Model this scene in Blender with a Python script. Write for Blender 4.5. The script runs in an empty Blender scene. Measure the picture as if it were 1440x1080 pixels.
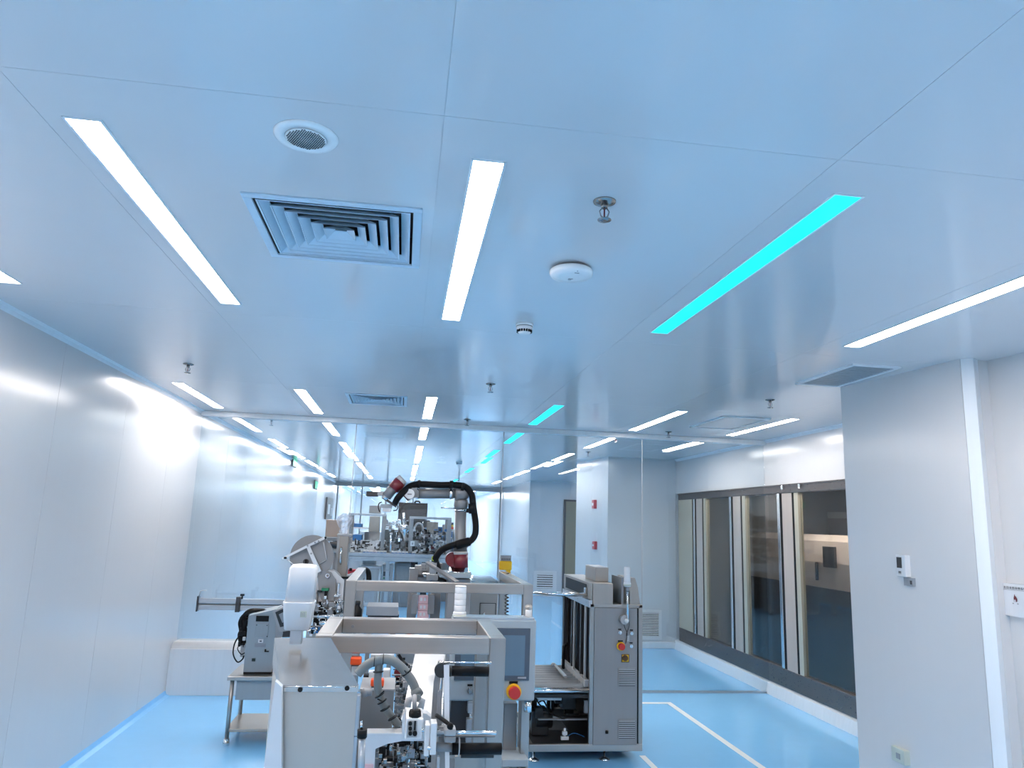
import bpy, bmesh, math, random
from mathutils import Vector, Matrix
from math import radians, sin, cos, pi, tan
S = bpy.context.scene
RND = random.Random(7)

# ------------------------------------------------------------------ camera
F, ZC, H = 1024.1, 1.86, 2.96          # focal length in pixels, eye height, ceiling height
YAW, PITCH, ROLL = radians(7.999), radians(10.727), radians(-2.032)
fwd = Vector((sin(YAW)*cos(PITCH), cos(YAW)*cos(PITCH), sin(PITCH)))
r0 = Vector((cos(YAW), -sin(YAW), 0)); u0 = r0.cross(fwd)
rt = cos(ROLL)*r0 - sin(ROLL)*u0; up = sin(ROLL)*r0 + cos(ROLL)*u0
cam_d = bpy.data.cameras.new('camera'); cam = bpy.data.objects.new('camera', cam_d)
S.collection.objects.link(cam); S.camera = cam
cam_d.sensor_width = 36; cam_d.lens = F/1440*36; cam_d.clip_start = 0.05; cam_d.clip_end = 200
m3 = Matrix((rt, up, -fwd)).transposed(); cam.matrix_world = Matrix.Translation((0, 0, ZC)) @ m3.to_4x4()

def ray(px, py): return rt*(px-720) - up*(py-540) + fwd*F
def P(px, py, Y):                       # survey: point of the depth plane Y seen at a photo pixel
    v = ray(px, py); v = v*(Y/v.y); return Vector((v.x, v.y, v.z+ZC))
def PX(px, py, X):                      # the same on a side wall
    v = ray(px, py); v = v*(X/v.x); return Vector((v.x, v.y, v.z+ZC))

# ------------------------------------------------------------------ world, exposure
W = bpy.data.worlds.new('world'); S.world = W; W.use_nodes = True
W.node_tree.nodes['Background'].inputs[0].default_value = (.62, .76, .95, 1)
W.node_tree.nodes['Background'].inputs[1].default_value = .25
LAMP = 27.0                             # strength of the recessed strip lamps
vs = S.view_settings; vs.view_transform = 'Standard'; vs.look = 'None'; vs.gamma = 1; vs.use_curve_mapping = False
vs.exposure = 0.77
S.cycles.use_denoising = True; S.cycles.adaptive_threshold = .02; S.cycles.max_bounces = 9; S.cycles.diffuse_bounces = 5; S.cycles.glossy_bounces = 5
S.cycles.transparent_max_bounces = 24; S.cycles.caustics_reflective = False; S.cycles.caustics_refractive = False
S.cycles.sample_clamp_indirect = 6; S.cycles.blur_glossy = .4

# ------------------------------------------------------------------ materials
MATS = {}
def mat(name, col, rough=.4, metal=0, streak=0, bump=0, spec=.5, emit=None, estr=0, coat=0, var=.06, axis='z', aniso=0):
    m = bpy.data.materials.new(name); m.use_nodes = True; nt = m.node_tree; b = nt.nodes['Principled BSDF']
    b.inputs['Roughness'].default_value = rough; b.inputs['Metallic'].default_value = metal
    b.inputs['Specular IOR Level'].default_value = spec; b.inputs['Coat Weight'].default_value = coat
    tc = nt.nodes.new('ShaderNodeNewGeometry'); mp = nt.nodes.new('ShaderNodeMapping'); nz = nt.nodes.new('ShaderNodeTexNoise')
    mp.inputs['Scale'].default_value = {'z': (14, 14, .6), 'x': (.8, 30, 30), 'n': (5, 5, 5), 'h': (3, 3, 3)}[axis]
    nz.inputs['Scale'].default_value = 1.6; nz.inputs['Detail'].default_value = 3
    nt.links.new(tc.outputs['Position'], mp.inputs[0]); nt.links.new(mp.outputs[0], nz.inputs[0])
    rp = nt.nodes.new('ShaderNodeMapRange'); rp.inputs['To Min'].default_value = 1-var; rp.inputs['To Max'].default_value = 1+var
    nt.links.new(nz.outputs[0], rp.inputs[0])
    mx = nt.nodes.new('ShaderNodeVectorMath'); mx.operation = 'SCALE'; mx.inputs[0].default_value = col
    nt.links.new(rp.outputs[0], mx.inputs['Scale']); nt.links.new(mx.outputs[0], b.inputs['Base Color'])
    if streak:
        r2 = nt.nodes.new('ShaderNodeMapRange'); r2.inputs['To Min'].default_value = max(.02, rough-streak); r2.inputs['To Max'].default_value = rough+streak
        nt.links.new(nz.outputs[0], r2.inputs[0]); nt.links.new(r2.outputs[0], b.inputs['Roughness'])
    if bump:
        bp = nt.nodes.new('ShaderNodeBump'); bp.inputs['Strength'].default_value = bump; bp.inputs['Distance'].default_value = .002
        nt.links.new(nz.outputs[0], bp.inputs['Height']); nt.links.new(bp.outputs[0], b.inputs['Normal'])
    if emit:
        b.inputs['Emission Color'].default_value = (*emit, 1); b.inputs['Emission Strength'].default_value = estr
    MATS[name] = m; return m
mat('wall', (.68, .665, .665), .2, streak=.01, bump=.0, spec=1, var=.008)
mat('wall_end', (.64, .67, .70), .2, streak=.01, bump=.0, spec=1, var=.01)
mat('ceiling', (.735, .725, .735), .11, streak=.03, bump=.02, spec=.7, var=.012, axis='h')
mat('seam', (.55, .58, .62), .5)
mat('floor', (.25, .60, .97), .13, bump=.05, spec=.5, var=.03, axis='n')
mat('line', (.82, .86, .88), .35, var=.03, axis='n')
mat('trimwhite', (.80, .83, .86), .3)
mat('grille', (.62, .75, .86), .35)
mat('white', (.72, .72, .73), .3)
mat('plastic', (.74, .74, .76), .22, spec=.6)
mat('steel', (.45, .41, .38), .33, metal=.85, streak=.1, bump=.15, var=.1, axis='x')
mat('steelz', (.42, .39, .365), .33, metal=.85, streak=.1, bump=.15, var=.1, axis='z')
mat('sheet', (.40, .365, .33), .33, metal=.6, streak=.06, var=.05)
mat('sheetlight', (.56, .51, .46), .36, metal=.35, var=.03)
mat('plasticbright', (.93, .93, .93), .25, spec=.6)
mat('darkchrome', (.32, .31, .30), .22, metal=1)
mat('polish', (.68, .64, .60), .2, metal=.95, streak=.04)
mat('chrome', (.78, .79, .8), .12, metal=1)
mat('alu', (.50, .52, .55), .3, metal=.7, streak=.08, axis='x')
mat('greypaint', (.27, .265, .27), .38, spec=.5)
mat('lightgrey', (.42, .42, .43), .38)
mat('panelblue', (.33, .37, .40), .35)
mat('robot', (.215, .22, .235), .35, metal=.2)
mat('maroon', (.16, .012, .02), .3, spec=.6)
mat('dark', (.022, .022, .024), .4)
mat('black', (.005, .005, .006), .45, spec=.25)
mat('rubber', (.004, .004, .005), .5, spec=.18)
mat('darkgreen', (.02, .035, .035), .4)
mat('charcoal', (.04, .038, .042), .4)
mat('screen', (.10, .16, .22), .12, spec=.8)
mat('bezel', (.07, .09, .12), .25)
mat('red', (.55, .025, .02), .35)
mat('callred', (.45, .03, .05), .4)
mat('orange', (.95, .10, .02), .35)
mat('yellow', (.85, .48, .01), .4)
mat('limegreen', (.45, .6, .05), .4)
mat('green', (.02, .22, .10), .4)
mat('blue', (.02, .15, .40), .4)
mat('pink', (.78, .50, .53), .6)
mat('carton', (.36, .29, .25), .7)
mat('cream', (.62, .56, .44), .3, metal=.4)
mat('tan', (.24, .22, .15), .35)
mat('beige', (.50, .43, .38), .45)
mat('outlet', (.52, .55, .48), .4)
mat('hose', (.19, .20, .20), .55, bump=.3, axis='n')
mat('brown', (.10, .045, .015), .4)
mat('mechanism', (.30, .30, .31), .3, metal=.6, var=.3, axis='n')
mat('stain', (.30, .31, .33), .4)
mat('lamp', (.9, .9, .9), .4, emit=(1, .915, .85), estr=LAMP)
mat('lampfar', (.9, .9, .9), .4, emit=(1, .925, .87), estr=LAMP*.68)
mat('lampside', (.9, .9, .9), .4, emit=(1, .925, .87), estr=LAMP*.4)
mat('lampcyan', (0, .5, .5), .4, emit=(0, .88, .93), estr=1.25)
mat('exit', (.02, .3, .15), .4, emit=(.02, .8, .4), estr=.5)
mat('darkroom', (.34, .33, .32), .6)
mat('steeldark', (.17, .15, .145), .3, metal=.85, streak=.08, axis='x')
def glass(name, tint, refl, rough=.02, cov=1.0, haze=0, hcol=(.8, .85, .9)):
    m = bpy.data.materials.new(name); m.use_nodes = True; nt = m.node_tree; nt.nodes.clear()
    o = nt.nodes.new('ShaderNodeOutputMaterial'); t = nt.nodes.new('ShaderNodeBsdfTransparent'); g = nt.nodes.new('ShaderNodeBsdfGlossy')
    t.inputs[0].default_value = (*tint, 1); g.inputs['Roughness'].default_value = rough; g.inputs[0].default_value = (refl, refl, refl, 1)
    ge = nt.nodes.new('ShaderNodeNewGeometry'); dt = nt.nodes.new('ShaderNodeVectorMath'); dt.operation = 'DOT_PRODUCT'
    nt.links.new(ge.outputs['Normal'], dt.inputs[0]); nt.links.new(ge.outputs['Incoming'], dt.inputs[1]); mx = nt.nodes.new('ShaderNodeMixShader')
    src = dt.outputs['Value']                            # Schlick reflectance, the same on both faces of a pane
    for op, v in (('ABSOLUTE', None), ('SUBTRACT', 1.0), ('POWER', 5.0), ('MULTIPLY_ADD', .95)):
        n_ = nt.nodes.new('ShaderNodeMath'); n_.operation = op; n_.use_clamp = op != 'ABSOLUTE'
        if op == 'SUBTRACT': n_.inputs[0].default_value = 1; nt.links.new(src, n_.inputs[1])
        else:
            nt.links.new(src, n_.inputs[0])
            if v: n_.inputs[1].default_value = v
            if op == 'MULTIPLY_ADD': n_.inputs[2].default_value = .045
        src = n_.outputs[0]
    nt.links.new(src, mx.inputs[0]); nt.links.new(t.outputs[0], mx.inputs[1]); nt.links.new(g.outputs[0], mx.inputs[2])
    out = mx
    if haze:
        d = nt.nodes.new('ShaderNodeBsdfDiffuse'); d.inputs[0].default_value = (*hcol, 1); m2 = nt.nodes.new('ShaderNodeMixShader')
        m2.inputs[0].default_value = haze; nt.links.new(mx.outputs[0], m2.inputs[1]); nt.links.new(d.outputs[0], m2.inputs[2]); out = m2
    nt.links.new(out.outputs[0], o.inputs[0]); MATS[name] = m
glass('glass', (.88, .915, .93), 1)
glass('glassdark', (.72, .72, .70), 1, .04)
glass('clearplastic', (.82, .82, .86), 1, .1, haze=.45, hcol=(.9, .9, .94))
glass('bag', (.9, .9, .92), 1, .1, haze=.35, hcol=(.85, .85, .88))

# ------------------------------------------------------------------ mesh building
PENDING = []
class Part:
    def __init__(s, name, material, parent=None, origin=None, label=None, kind=None, cat=None, group=None):
        s.bm = bmesh.new(); s.name = name; s.m = material; s.parent = parent; s.origin = origin or Vector((0, 0, 0))
        s.ob = bpy.data.objects.new(name, bpy.data.meshes.new(name)); S.collection.objects.link(s.ob)
        if parent is not None:
            s.ob.parent = parent
            if parent.type == 'EMPTY': s.ob.location = -parent.location
        for k, v in (('label', label), ('kind', kind), ('category', cat), ('group', group)):
            if v: s.ob[k] = v
        PENDING.append(s)
    def sub(s, name, material, **k): return Part(name, material, s.ob, **k)
    def _add(s, tb):
        me = bpy.data.meshes.new('tmp'); tb.to_mesh(me); s.bm.from_mesh(me); bpy.data.meshes.remove(me); tb.free(); return s
    def box(s, x0, x1, y0, y1, z0, z1, bev=.0):
        x0, x1 = sorted((x0, x1)); y0, y1 = sorted((y0, y1)); z0, z1 = sorted((z0, z1))
        tb = bmesh.new(); bmesh.ops.create_cube(tb, size=1)
        for v in tb.verts: v.co = Vector(((x0+x1)/2+v.co.x*(x1-x0), (y0+y1)/2+v.co.y*(y1-y0), (z0+z1)/2+v.co.z*(z1-z0)))
        bev = min(bev, (x1-x0)*.4, (y1-y0)*.4, (z1-z0)*.4)
        if bev > 0: bmesh.ops.bevel(tb, geom=tb.edges[:], offset=bev, segments=2, affect='EDGES', profile=.5)
        return s._add(tb)
    def pb(s, px0, py0, px1, py1, Y, d, bev=.003):      # box whose front face fills a pixel rectangle at depth Y
        mx, my = (px0+px1)/2, (py0+py1)/2
        return s.box(P(px0, my, Y).x, P(px1, my, Y).x, Y, Y+d, P(mx, py1, Y).z, P(mx, py0, Y).z, bev)
    def prism(s, pts, d):                               # pts: world points of the front outline, extruded by vector d
        tb = bmesh.new(); a = [tb.verts.new(p) for p in pts]; b = [tb.verts.new(Vector(p)+Vector(d)) for p in pts]; n = len(a)
        tb.faces.new(a); tb.faces.new(b[::-1])
        for i in range(n): tb.faces.new((a[i], b[i], b[(i+1) % n], a[(i+1) % n]))
        bmesh.ops.recalc_face_normals(tb, faces=tb.faces[:]); return s._add(tb)
    def pp(s, pix, Y, d): return s.prism([P(x, y, Y) for x, y in pix], (0, d, 0))
    def hull(s, pts):
        tb = bmesh.new(); [tb.verts.new(p) for p in pts]; bmesh.ops.convex_hull(tb, input=tb.verts[:]); return s._add(tb)
    def tube(s, pts, r, n=10, caps=True, smooth=True, radii=None):
        pts = [Vector(p) for p in pts]; tb = bmesh.new(); rings = []; up0 = None
        for i, p in enumerate(pts):
            t = (pts[min(i+1, len(pts)-1)] - pts[max(i-1, 0)]).normalized()
            if up0 is None: up0 = Vector((0, 0, 1)) if abs(t.z) < .9 else Vector((1, 0, 0))
            a = (up0 - t*up0.dot(t)).normalized(); up0 = a; b = t.cross(a); rr = radii[i] if radii else r
            rings.append([tb.verts.new(p + a*rr*cos(2*pi*k/n) + b*rr*sin(2*pi*k/n)) for k in range(n)])
        for i in range(len(rings)-1):
            for k in range(n):
                f = tb.faces.new((rings[i][k], rings[i][(k+1) % n], rings[i+1][(k+1) % n], rings[i+1][k])); f.smooth = smooth
        if caps: tb.faces.new(rings[0][::-1]); tb.faces.new(rings[-1])
        bmesh.ops.recalc_face_normals(tb, faces=tb.faces[:]); return s._add(tb)
    def pt(s, pts, r, n=10, sm=0):                      # tube through (px,py,Y) stations
        q = [P(*p) for p in pts]
        if sm:
            o = []
            for i in range(len(q)-1):
                p0, p1, p2, p3 = q[max(i-1, 0)], q[i], q[i+1], q[min(i+2, len(q)-1)]
                for k in range(sm):
                    t = k/sm; o.append(.5*((2*p1)+(p2-p0)*t+(2*p0-5*p1+4*p2-p3)*t*t+(3*p1-p0-3*p2+p3)*t**3))
            q = o+[q[-1]]
        return s.tube(q, r, n)
    def disc(s, c, r, th, n=24, axis='y'):
        c = Vector(c); d = {'x': Vector((1, 0, 0)), 'y': Vector((0, 1, 0)), 'z': Vector((0, 0, 1))}[axis]
        return s.tube([c, c+d*th], r, n)
    def pd(s, px, py, rpx, Y, th, n=20): return s.disc(P(px, py, Y), rpx*Y/F, th, n)
    def lathe(s, c, prof, n=24):                        # vertical profile [(r, z)]
        c = Vector(c); tb = bmesh.new(); rings = []
        for r, z in prof: rings.append([tb.verts.new(c+Vector((r*cos(2*pi*k/n), r*sin(2*pi*k/n), z))) for k in range(n)])
        for i in range(len(rings)-1):
            for k in range(n): f = tb.faces.new((rings[i][k], rings[i][(k+1) % n], rings[i+1][(k+1) % n], rings[i+1][k])); f.smooth = True
        tb.faces.new(rings[0][::-1]); tb.faces.new(rings[-1]); bmesh.ops.recalc_face_normals(tb, faces=tb.faces[:]); return s._add(tb)
    def ball(s, c, r, sx=1, sy=1, sz=1, n=16):
        tb = bmesh.new(); bmesh.ops.create_uvsphere(tb, u_segments=n, v_segments=n//2+2, radius=r)
        for v in tb.verts: v.co = Vector((v.co.x*sx, v.co.y*sy, v.co.z*sz))+Vector(c)
        for f in tb.faces: f.smooth = True
        return s._add(tb)
    def quad(s, pts, th=.004):                          # a thin sheet with thickness through 4 points
        n = (Vector(pts[1])-Vector(pts[0])).cross(Vector(pts[2])-Vector(pts[0])).normalized()*th
        return s.hull([Vector(p) for p in pts]+[Vector(p)+n for p in pts])
def finish():
    for s in PENDING:
        s.bm.to_mesh(s.ob.data); s.ob.data.materials.append(MATS[s.m]); s.bm.free()
class T:                                                # a thing (or a piece of the setting) made of parts
    def __init__(s, name, label=None, cat=None, loc=(0, 0, 0), group=None, kind=None):
        s.e = bpy.data.objects.new(name, None); S.collection.objects.link(s.e); s.e.location = loc; s.e.empty_display_size = .1
        for k, v in (('label', label), ('kind', kind), ('category', cat), ('group', group)):
            if v: s.e[k] = v
    def p(s, name, material, **k): return Part(name, material, s.e, **k)
def solo(name, material, label, cat, group=None, kind=None): return Part(name, material, None, label=label, cat=cat, group=group, kind=kind)
def struct(name, material): return Part(name, material, None, kind='structure')

# ------------------------------------------------------------------ the room
XL, XR, YP, YF = -2.29, 4.38, 8.5, 36.0
struct('floor', 'floor').box(-2.6, 8.2, -3.2, YF+.2, -.12, 0)
c = T('ceiling', kind='structure', loc=(0, 0, H))
c.p('ceiling_deck', 'seam').box(-2.6, 8.2, -3.2, YF+.2, H+.13, H+.2)
xs = [-2.29, -1.10, .045, 1.225, 2.41, 3.60, 4.8, 6.2, 8.0]
ysm = [-3.0, -.45, 1.86, 4.15, 6.45, 8.5, 10.8, 13.1, 15.4, 17.7, 20.0, 22.3, 25.0, 28.5, 32, YF]
HOLES = [(-.60, -.03, 2.52, 3.09), (-.56, -.06, 6.70, 7.24)]
g = .0009
for i in range(len(xs)-1):
    for j in range(len(ysm)-1):
        x0, x1, y0, y1 = xs[i]+g, xs[i+1]-g, ysm[j]+g, ysm[j+1]-g
        if i > 5 and y1 < 11: continue
        q = c.p('panel', 'ceiling'); hs = [h for h in HOLES if x0 < h[0] < x1 and y0 < h[2] < y1]
        if not hs: q.box(x0, x1, y0, y1, H, H+.052)
        for a0, a1, b0, b1 in hs:
            q.box(x0, a0, y0, y1, H, H+.052); q.box(a1, x1, y0, y1, H, H+.052); q.box(a0, a1, y0, b0, H, H+.052); q.box(a0, a1, b1, y1, H, H+.052)
for x in xs[1:-1]: c.p('joint_strip', 'ceiling').box(x-.0008, x+.0008, -3, YF, H+.0015, H+.04)
for y in ysm[1:-1]: c.p('joint_strip', 'ceiling').box(XL, 7.9, y-.0008, y+.0008, H+.0015, H+.04)
def wall_y(name, X, th, y0, y1, step, off=0, m='wall', z0=0, z1=H):     # wall lying along Y, made of tall panels
    w = T(name, kind='structure', loc=(X, y0, 0)); y = y0
    w.p('backing', 'seam').box(X+th*.3, X+th*1.4, y0, y1, z0, z1)
    y = y0-off
    while y < y1-.01:
        a, b = max(y, y0), min(y+step, y1)
        if b-a > .02: w.p('panel', m).box(X, X+th, a+.0015, b-.0015, z0, z1)
        y += step
    return w
def wall_x(name, Y, th, x0, x1, step, m='wall', z0=0, z1=H):
    w = T(name, kind='structure', loc=(x0, Y, 0)); w.p('backing', 'seam').box(x0, x1, Y+th*.3, Y+th*1.4, z0, z1); x = x0
    while x < x1-.01:
        b = min(x+step, x1); w.p('panel', m).box(x+.0015, b-.0015, Y, Y+th, z0, z1); x += step
    return w
wall_y('wall_left', XL, -.05, -3, YF, 1.18, off=.15)
wall_x('wall_far', YF, .05, XL, 3.3, 1.18)
wall_x('wall_behind', -3.0, -.05, XL, 3.8, 1.18)
wall_x('wall_back', 11.5, .05, 3.24, XR+.1, .57, 'wall_end')
w = T('wall_corridor', kind='structure', loc=(3.2, 11.5, 0)); a, b = Vector((3.24, 11.5, 0)), Vector((3.05, 12.9, 0))
for k in range(2):
    p0, p1 = a.lerp(b, k/2+.002), a.lerp(b, (k+1)/2-.002)
    w.p('panel', 'wall_end').prism([p0, p1, p1+Vector((.05, 0, 0)), p0+Vector((.05, 0, 0))], (0, 0, H))
wall_x('wall_bay', 19.3, .05, 3.3, 8.0, 1.1, 'wall_end')
wall_y('wall_bay_right', 7.9, .05, 11.6, 19.3, 1.18)
wall_y('wall_far_right', 3.3, .05, 19.36, YF, 1.18)
# column and right wall
col = T('wall_column', kind='structure', loc=(3.3, 4.5, 0))
col.p('panel', 'wall').hull([(3.255, 5.07, z) for z in (0, H)]+[(3.385, 4.0, z) for z in (0, H)]+[(4.5, 4.0, z) for z in (0, H)]+[(4.5, 5.07, z) for z in (0, H)])
col.p('cove_trim', 'trimwhite').hull([(3.385, 3.995, z) for z in (0, H)]+[(3.44, 3.955, z) for z in (0, H)]+[(3.50, 3.99, z) for z in (0, H)]+[(3.565, 4.07, z) for z in (0, H)]+[(3.565, 4.10, z) for z in (0, H)])
wr = T('wall_right', kind='structure', loc=(3.66, 3.8, 0))
wr.p('panel', 'wall').hull([(3.563, 4.10, z) for z in (0, H)]+[(3.72, 2.8, z) for z in (0, H)]+[(3.8, 2.8, z) for z in (0, H)]+[(3.8, 4.10, z) for z in (0, H)])
for k in range(5): wr.p('panel', 'wall').box(3.72, 3.78, 2.797-1.18*(k+1), 2.797-1.18*k-.003, 0, H)
# corner coves where wall meets ceiling, small kerb skirting
q = struct('trim_1', 'trimwhite'); q.prism([(XL, -3, H), (XL+.035, -3, H), (XL+.012, -3, H-.012), (XL, -3, H-.035)], (0, YF+3, 0))
q = struct('trim_2', 'trimwhite'); q.prism([(XR, 5.07, H), (XR-.035, 5.07, H), (XR-.012, 5.07, H-.012), (XR, 5.07, H-.035)], (0, 6.4, 0))
q = struct('baseboard_left', 'floor'); q.prism([(XL, -3, 0), (XL+.05, -3, 0), (XL+.015, -3, .015), (XL, -3, .05)], (0, YF+3, 0))
q = struct('baseboard_window', 'trimwhite'); q.prism([(XR+.01, 5.07, 0), (XR-.06, 5.07, 0), (XR-.035, 5.07, .12), (XR+.01, 5.07, .14)], (0, 6.43, 0))
q = struct('baseboard_back', 'trimwhite'); q.box(3.24, XR, 11.45, 11.5, 0, .1, .01)
# floor marking
q = solo('floor_line', 'line', 'white painted line turning a corner on the blue floor beside the steel cabinet', 'floor marking')
q.box(2.30, 2.99, 7.98, 8.05, 0, .0025); q.box(2.93, 2.99, 2.2, 7.979, 0, .0025)
q = solo('floor_line', 'line', 'short white painted line on the floor at the right foot of the steel cabinet', 'floor marking')
q.hull([(2.05, 6.25, 0), (2.10, 6.25, 0), (2.05, 4.4, 0), (2.10, 4.4, 0), (2.05, 6.25, .0025), (2.10, 6.25, .0025), (2.05, 4.4, .0025), (2.10, 4.4, .0025)])

# glass partition across the room
pt_ = T('wall_partition', kind='structure', loc=(0, YP, 0))
pt_.p('top_rail', 'trimwhite').box(XL, XR, YP-.06, YP+.05, H-.055, H, .004)
pt_.p('low_wall', 'white').box(XL, -.6, YP-.2, YP+.12, 0, .455, .004)
pt_.p('sill', 'white').tube([(XL, YP-.1, .425), (-.6, YP-.1, .425)], .085, 20).box(XL, -.6, YP-.1, YP+.12, .44, .51, .01)
pt_.p('floor_track', 'alu').box(-.6, XR, YP-.02, YP+.02, 0, .02)
jx = [XL, -.594, 1.117, 2.814, XR]
for i in range(4):
    pt_.p('pane', 'glass').box(jx[i]+.003, jx[i+1]-.003, YP-.005, YP+.005, .02 if i else .505, H-.055)
    if i: pt_.p('glazing_joint', 'lightgrey').box(jx[i]-.004, jx[i]+.004, YP-.007, YP+.007, .02, H-.055)
p2 = T('wall_far_partition', kind='structure', loc=(0, 25, 0))
p2.p('top_rail', 'lightgrey').box(XL, 3.3, 24.96, 25.04, H-.11, H)
p2.p('low_wall', 'white').box(XL, -.5, 24.9, 25.05, 0, .9)
for x in (-2.2, -1.4, -.6, .3, 1.8, 3.25):
    p2.p('post', 'lightgrey').box(x-.025, x+.025, 24.97, 25.03, 0, H-.11)
for x0, x1 in ((-2.17, -1.43), (-1.37, -.63), (-.57, .27), (.33, 1.77), (1.83, 3.22)):
    p2.p('pane', 'glass').box(x0, x1, 24.995, 25.005, .9 if x0 < -.6 else 0, H-.11)

# window wall on the right: lintel, sill wall, stainless frames, dark rooms behind
lz, sz = 2.30, .34
w = T('wall_window_side', kind='structure', loc=(XR, 8, 0))
for a, b in ((5.07, 6.7), (6.7, 8.5), (8.5, 10.2), (10.2, 11.5)):
    w.p('panel', 'wall').box(XR, XR+.1, a+.0015, b-.0015, lz+.1, H)
w.p('sill_wall', 'trimwhite').box(XR, XR+.1, 5.07, 11.5, 0, .14)
wn = T('window_1', kind='structure', loc=(XR, 9, 0))
wn.p('top_rail', 'steeldark').box(XR-.015, XR+.09, 5.08, 11.36, lz, lz+.1, .006).box(XR-.03, XR, 5.08, 11.36, lz+.085, lz+.1)
wn.p('bottom_rail', 'steeldark').box(XR-.015, XR+.09, 5.08, 11.36, .14, sz, .006)
wn.p('side_jamb', 'cream').box(XR-.012, XR+.09, 10.80, 11.36, sz, lz)
wn.p('gasket', 'black').box(XR-.004, XR+.05, 10.765, 10.80, sz, lz)
for y0 in (8.06, 9.36, 10.62):
    wn.p('mullion', 'chrome').box(XR-.02, XR+.06, y0+.06, y0+.12, sz, lz, .004)
    wn.p('gasket', 'black').box(XR-.006, XR+.05, y0+.02, y0+.06, sz, lz)
    wn.p('mullion_cover', 'beige').box(XR-.008, XR+.05, y0-.20, y0+.02, sz, lz)
    wn.p('gasket', 'black').box(XR-.004, XR+.05, y0-.245, y0-.2, sz, lz)
    wn.p('inner_frame', 'cream').box(XR-.006, XR+.05, y0-.33, y0-.245, sz, lz)
for a, b in ((5.1, 6.4), (6.4, 7.73), (8.18, 9.03), (9.48, 10.29)):
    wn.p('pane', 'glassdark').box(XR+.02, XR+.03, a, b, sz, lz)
wn.p('top_hook', 'chrome').box(XR-.05, XR-.02, 7.98, 8.02, lz+.04, lz+.09).box(XR-.05, XR-.02, 7.6, 7.64, lz+.04, lz+.09)
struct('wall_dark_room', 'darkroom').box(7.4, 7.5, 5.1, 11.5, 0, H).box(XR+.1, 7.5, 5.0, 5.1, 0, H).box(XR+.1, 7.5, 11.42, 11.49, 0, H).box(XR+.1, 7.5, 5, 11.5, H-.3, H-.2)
# beige round hooded machine in the dark room
h = T('hooded_machine', 'beige round-hooded machine standing in the dim room behind the right window', 'machine', (5.4, 9, 0))
prof = [(5.2, 0), (6.5, 0), (6.5, 1.4), (6.25, 1.72), (5.9, 1.84), (5.5, 1.84), (5.28, 1.76), (5.2, 1.5)]
h.p('hood', 'beige').prism([(x, 6.9, z) for x, z in prof], (0, 4.0, 0))
h.p('control_screen', 'charcoal').box(5.17, 5.2, 8.35, 8.6, 1.45, 1.7)
h.p('lower_cover', 'charcoal').box(5.15, 5.2, 6.95, 10.85, .1, 1.2)
h.p('handle', 'black').tube([(5.17, 8.75, 1.28), (5.17, 8.75, 1.5)], .02)
h2 = T('storage_unit', 'tall grey unit standing in the dim room behind the left window', 'cabinet', (6.6, 10.9, 0))
h2.p('body', 'lightgrey').box(6.9, 7.35, 10.2, 11.3, 0, 2.2, .01); h2.p('door', 'greypaint').box(6.88, 6.9, 10.25, 10.74, .1, 2.1); h2.p('door', 'greypaint').box(6.88, 6.9, 10.76, 11.25, .1, 2.1)
r = T('fill_lamp', 'round lamp added out of sight to brighten the dark room behind the windows', 'ceiling light', (5.2, 10.9, 2.6))  # added lamp, hidden above the window head, lifts the room's darkness
r.p('body', 'white').disc((5.9, 10.3, 2.62), .12, .04, axis='z'); q = r.p('diffuser', 'lamp'); q.disc((5.9, 10.3, 2.6), .09, .02, axis='z')
r = T('fill_lamp', 'strip lamp added out of sight to brighten the dark room behind the windows', 'ceiling light', (6.9, 8, 2.6))  # second added lamp, out of sight, lights the hooded machine
r.p('body', 'white').box(5.0, 5.2, 6.2, 9.2, 2.58, 2.64); r.p('diffuser', 'lamp').box(5.02, 5.18, 6.22, 9.18, 2.57, 2.58)

# far openings and small wall fittings
d = T('door_1', kind='structure', loc=(4.45, 19.3, 0)); x0, x1 = 4.27, 4.8
d.p('door_leaf', 'tan').box(x0, x1, 19.25, 19.29, 0, 2.45); d.p('door_frame', 'charcoal').box(x0-.05, x0, 19.23, 19.3, 0, 2.5).box(x1, x1+.05, 19.23, 19.3, 0, 2.5).box(x0-.05, x1+.05, 19.23, 19.3, 2.45, 2.5)
def floor_grille(label, x0, x1, Y, z0, z1, n, m='stain'):
    t = T('wall_grille', label, 'air grille', ((x0+x1)/2, Y, z0)); f = t.p('frame', 'white'); b = .045 if Y < 15 else .1
    f.box(x0, x1, Y-.02, Y, z1-b, z1).box(x0, x1, Y-.02, Y, z0, z0+b).box(x0, x0+b, Y-.02, Y, z0+b, z1-b).box(x1-b, x1, Y-.02, Y, z0+b, z1-b)
    t.p('backing', 'dark').box(x0+b, x1-b, Y-.004, Y, z0+b, z1-b); st = (z1-z0-2*b)/n
    for k in range(n):
        z = z0+b+st*k; t.p('slat', 'white' if m == 'stain' else m).hull([(x, y, zz) for x in (x0+b, x1-b) for y, zz in ((Y-.016, z+.1*st), (Y-.004, z+.55*st), (Y-.016, z+.25*st), (Y-.004, z+.7*st))])
floor_grille('white return air grille low on the back wall right of the steel cabinet', 3.70, 4.125, 11.5, .13, .575, 14)
floor_grille('framed return air grille low on the far wall beyond the glass partition', 3.45, 4.07, 19.3, .09, .63, 6)
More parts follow.
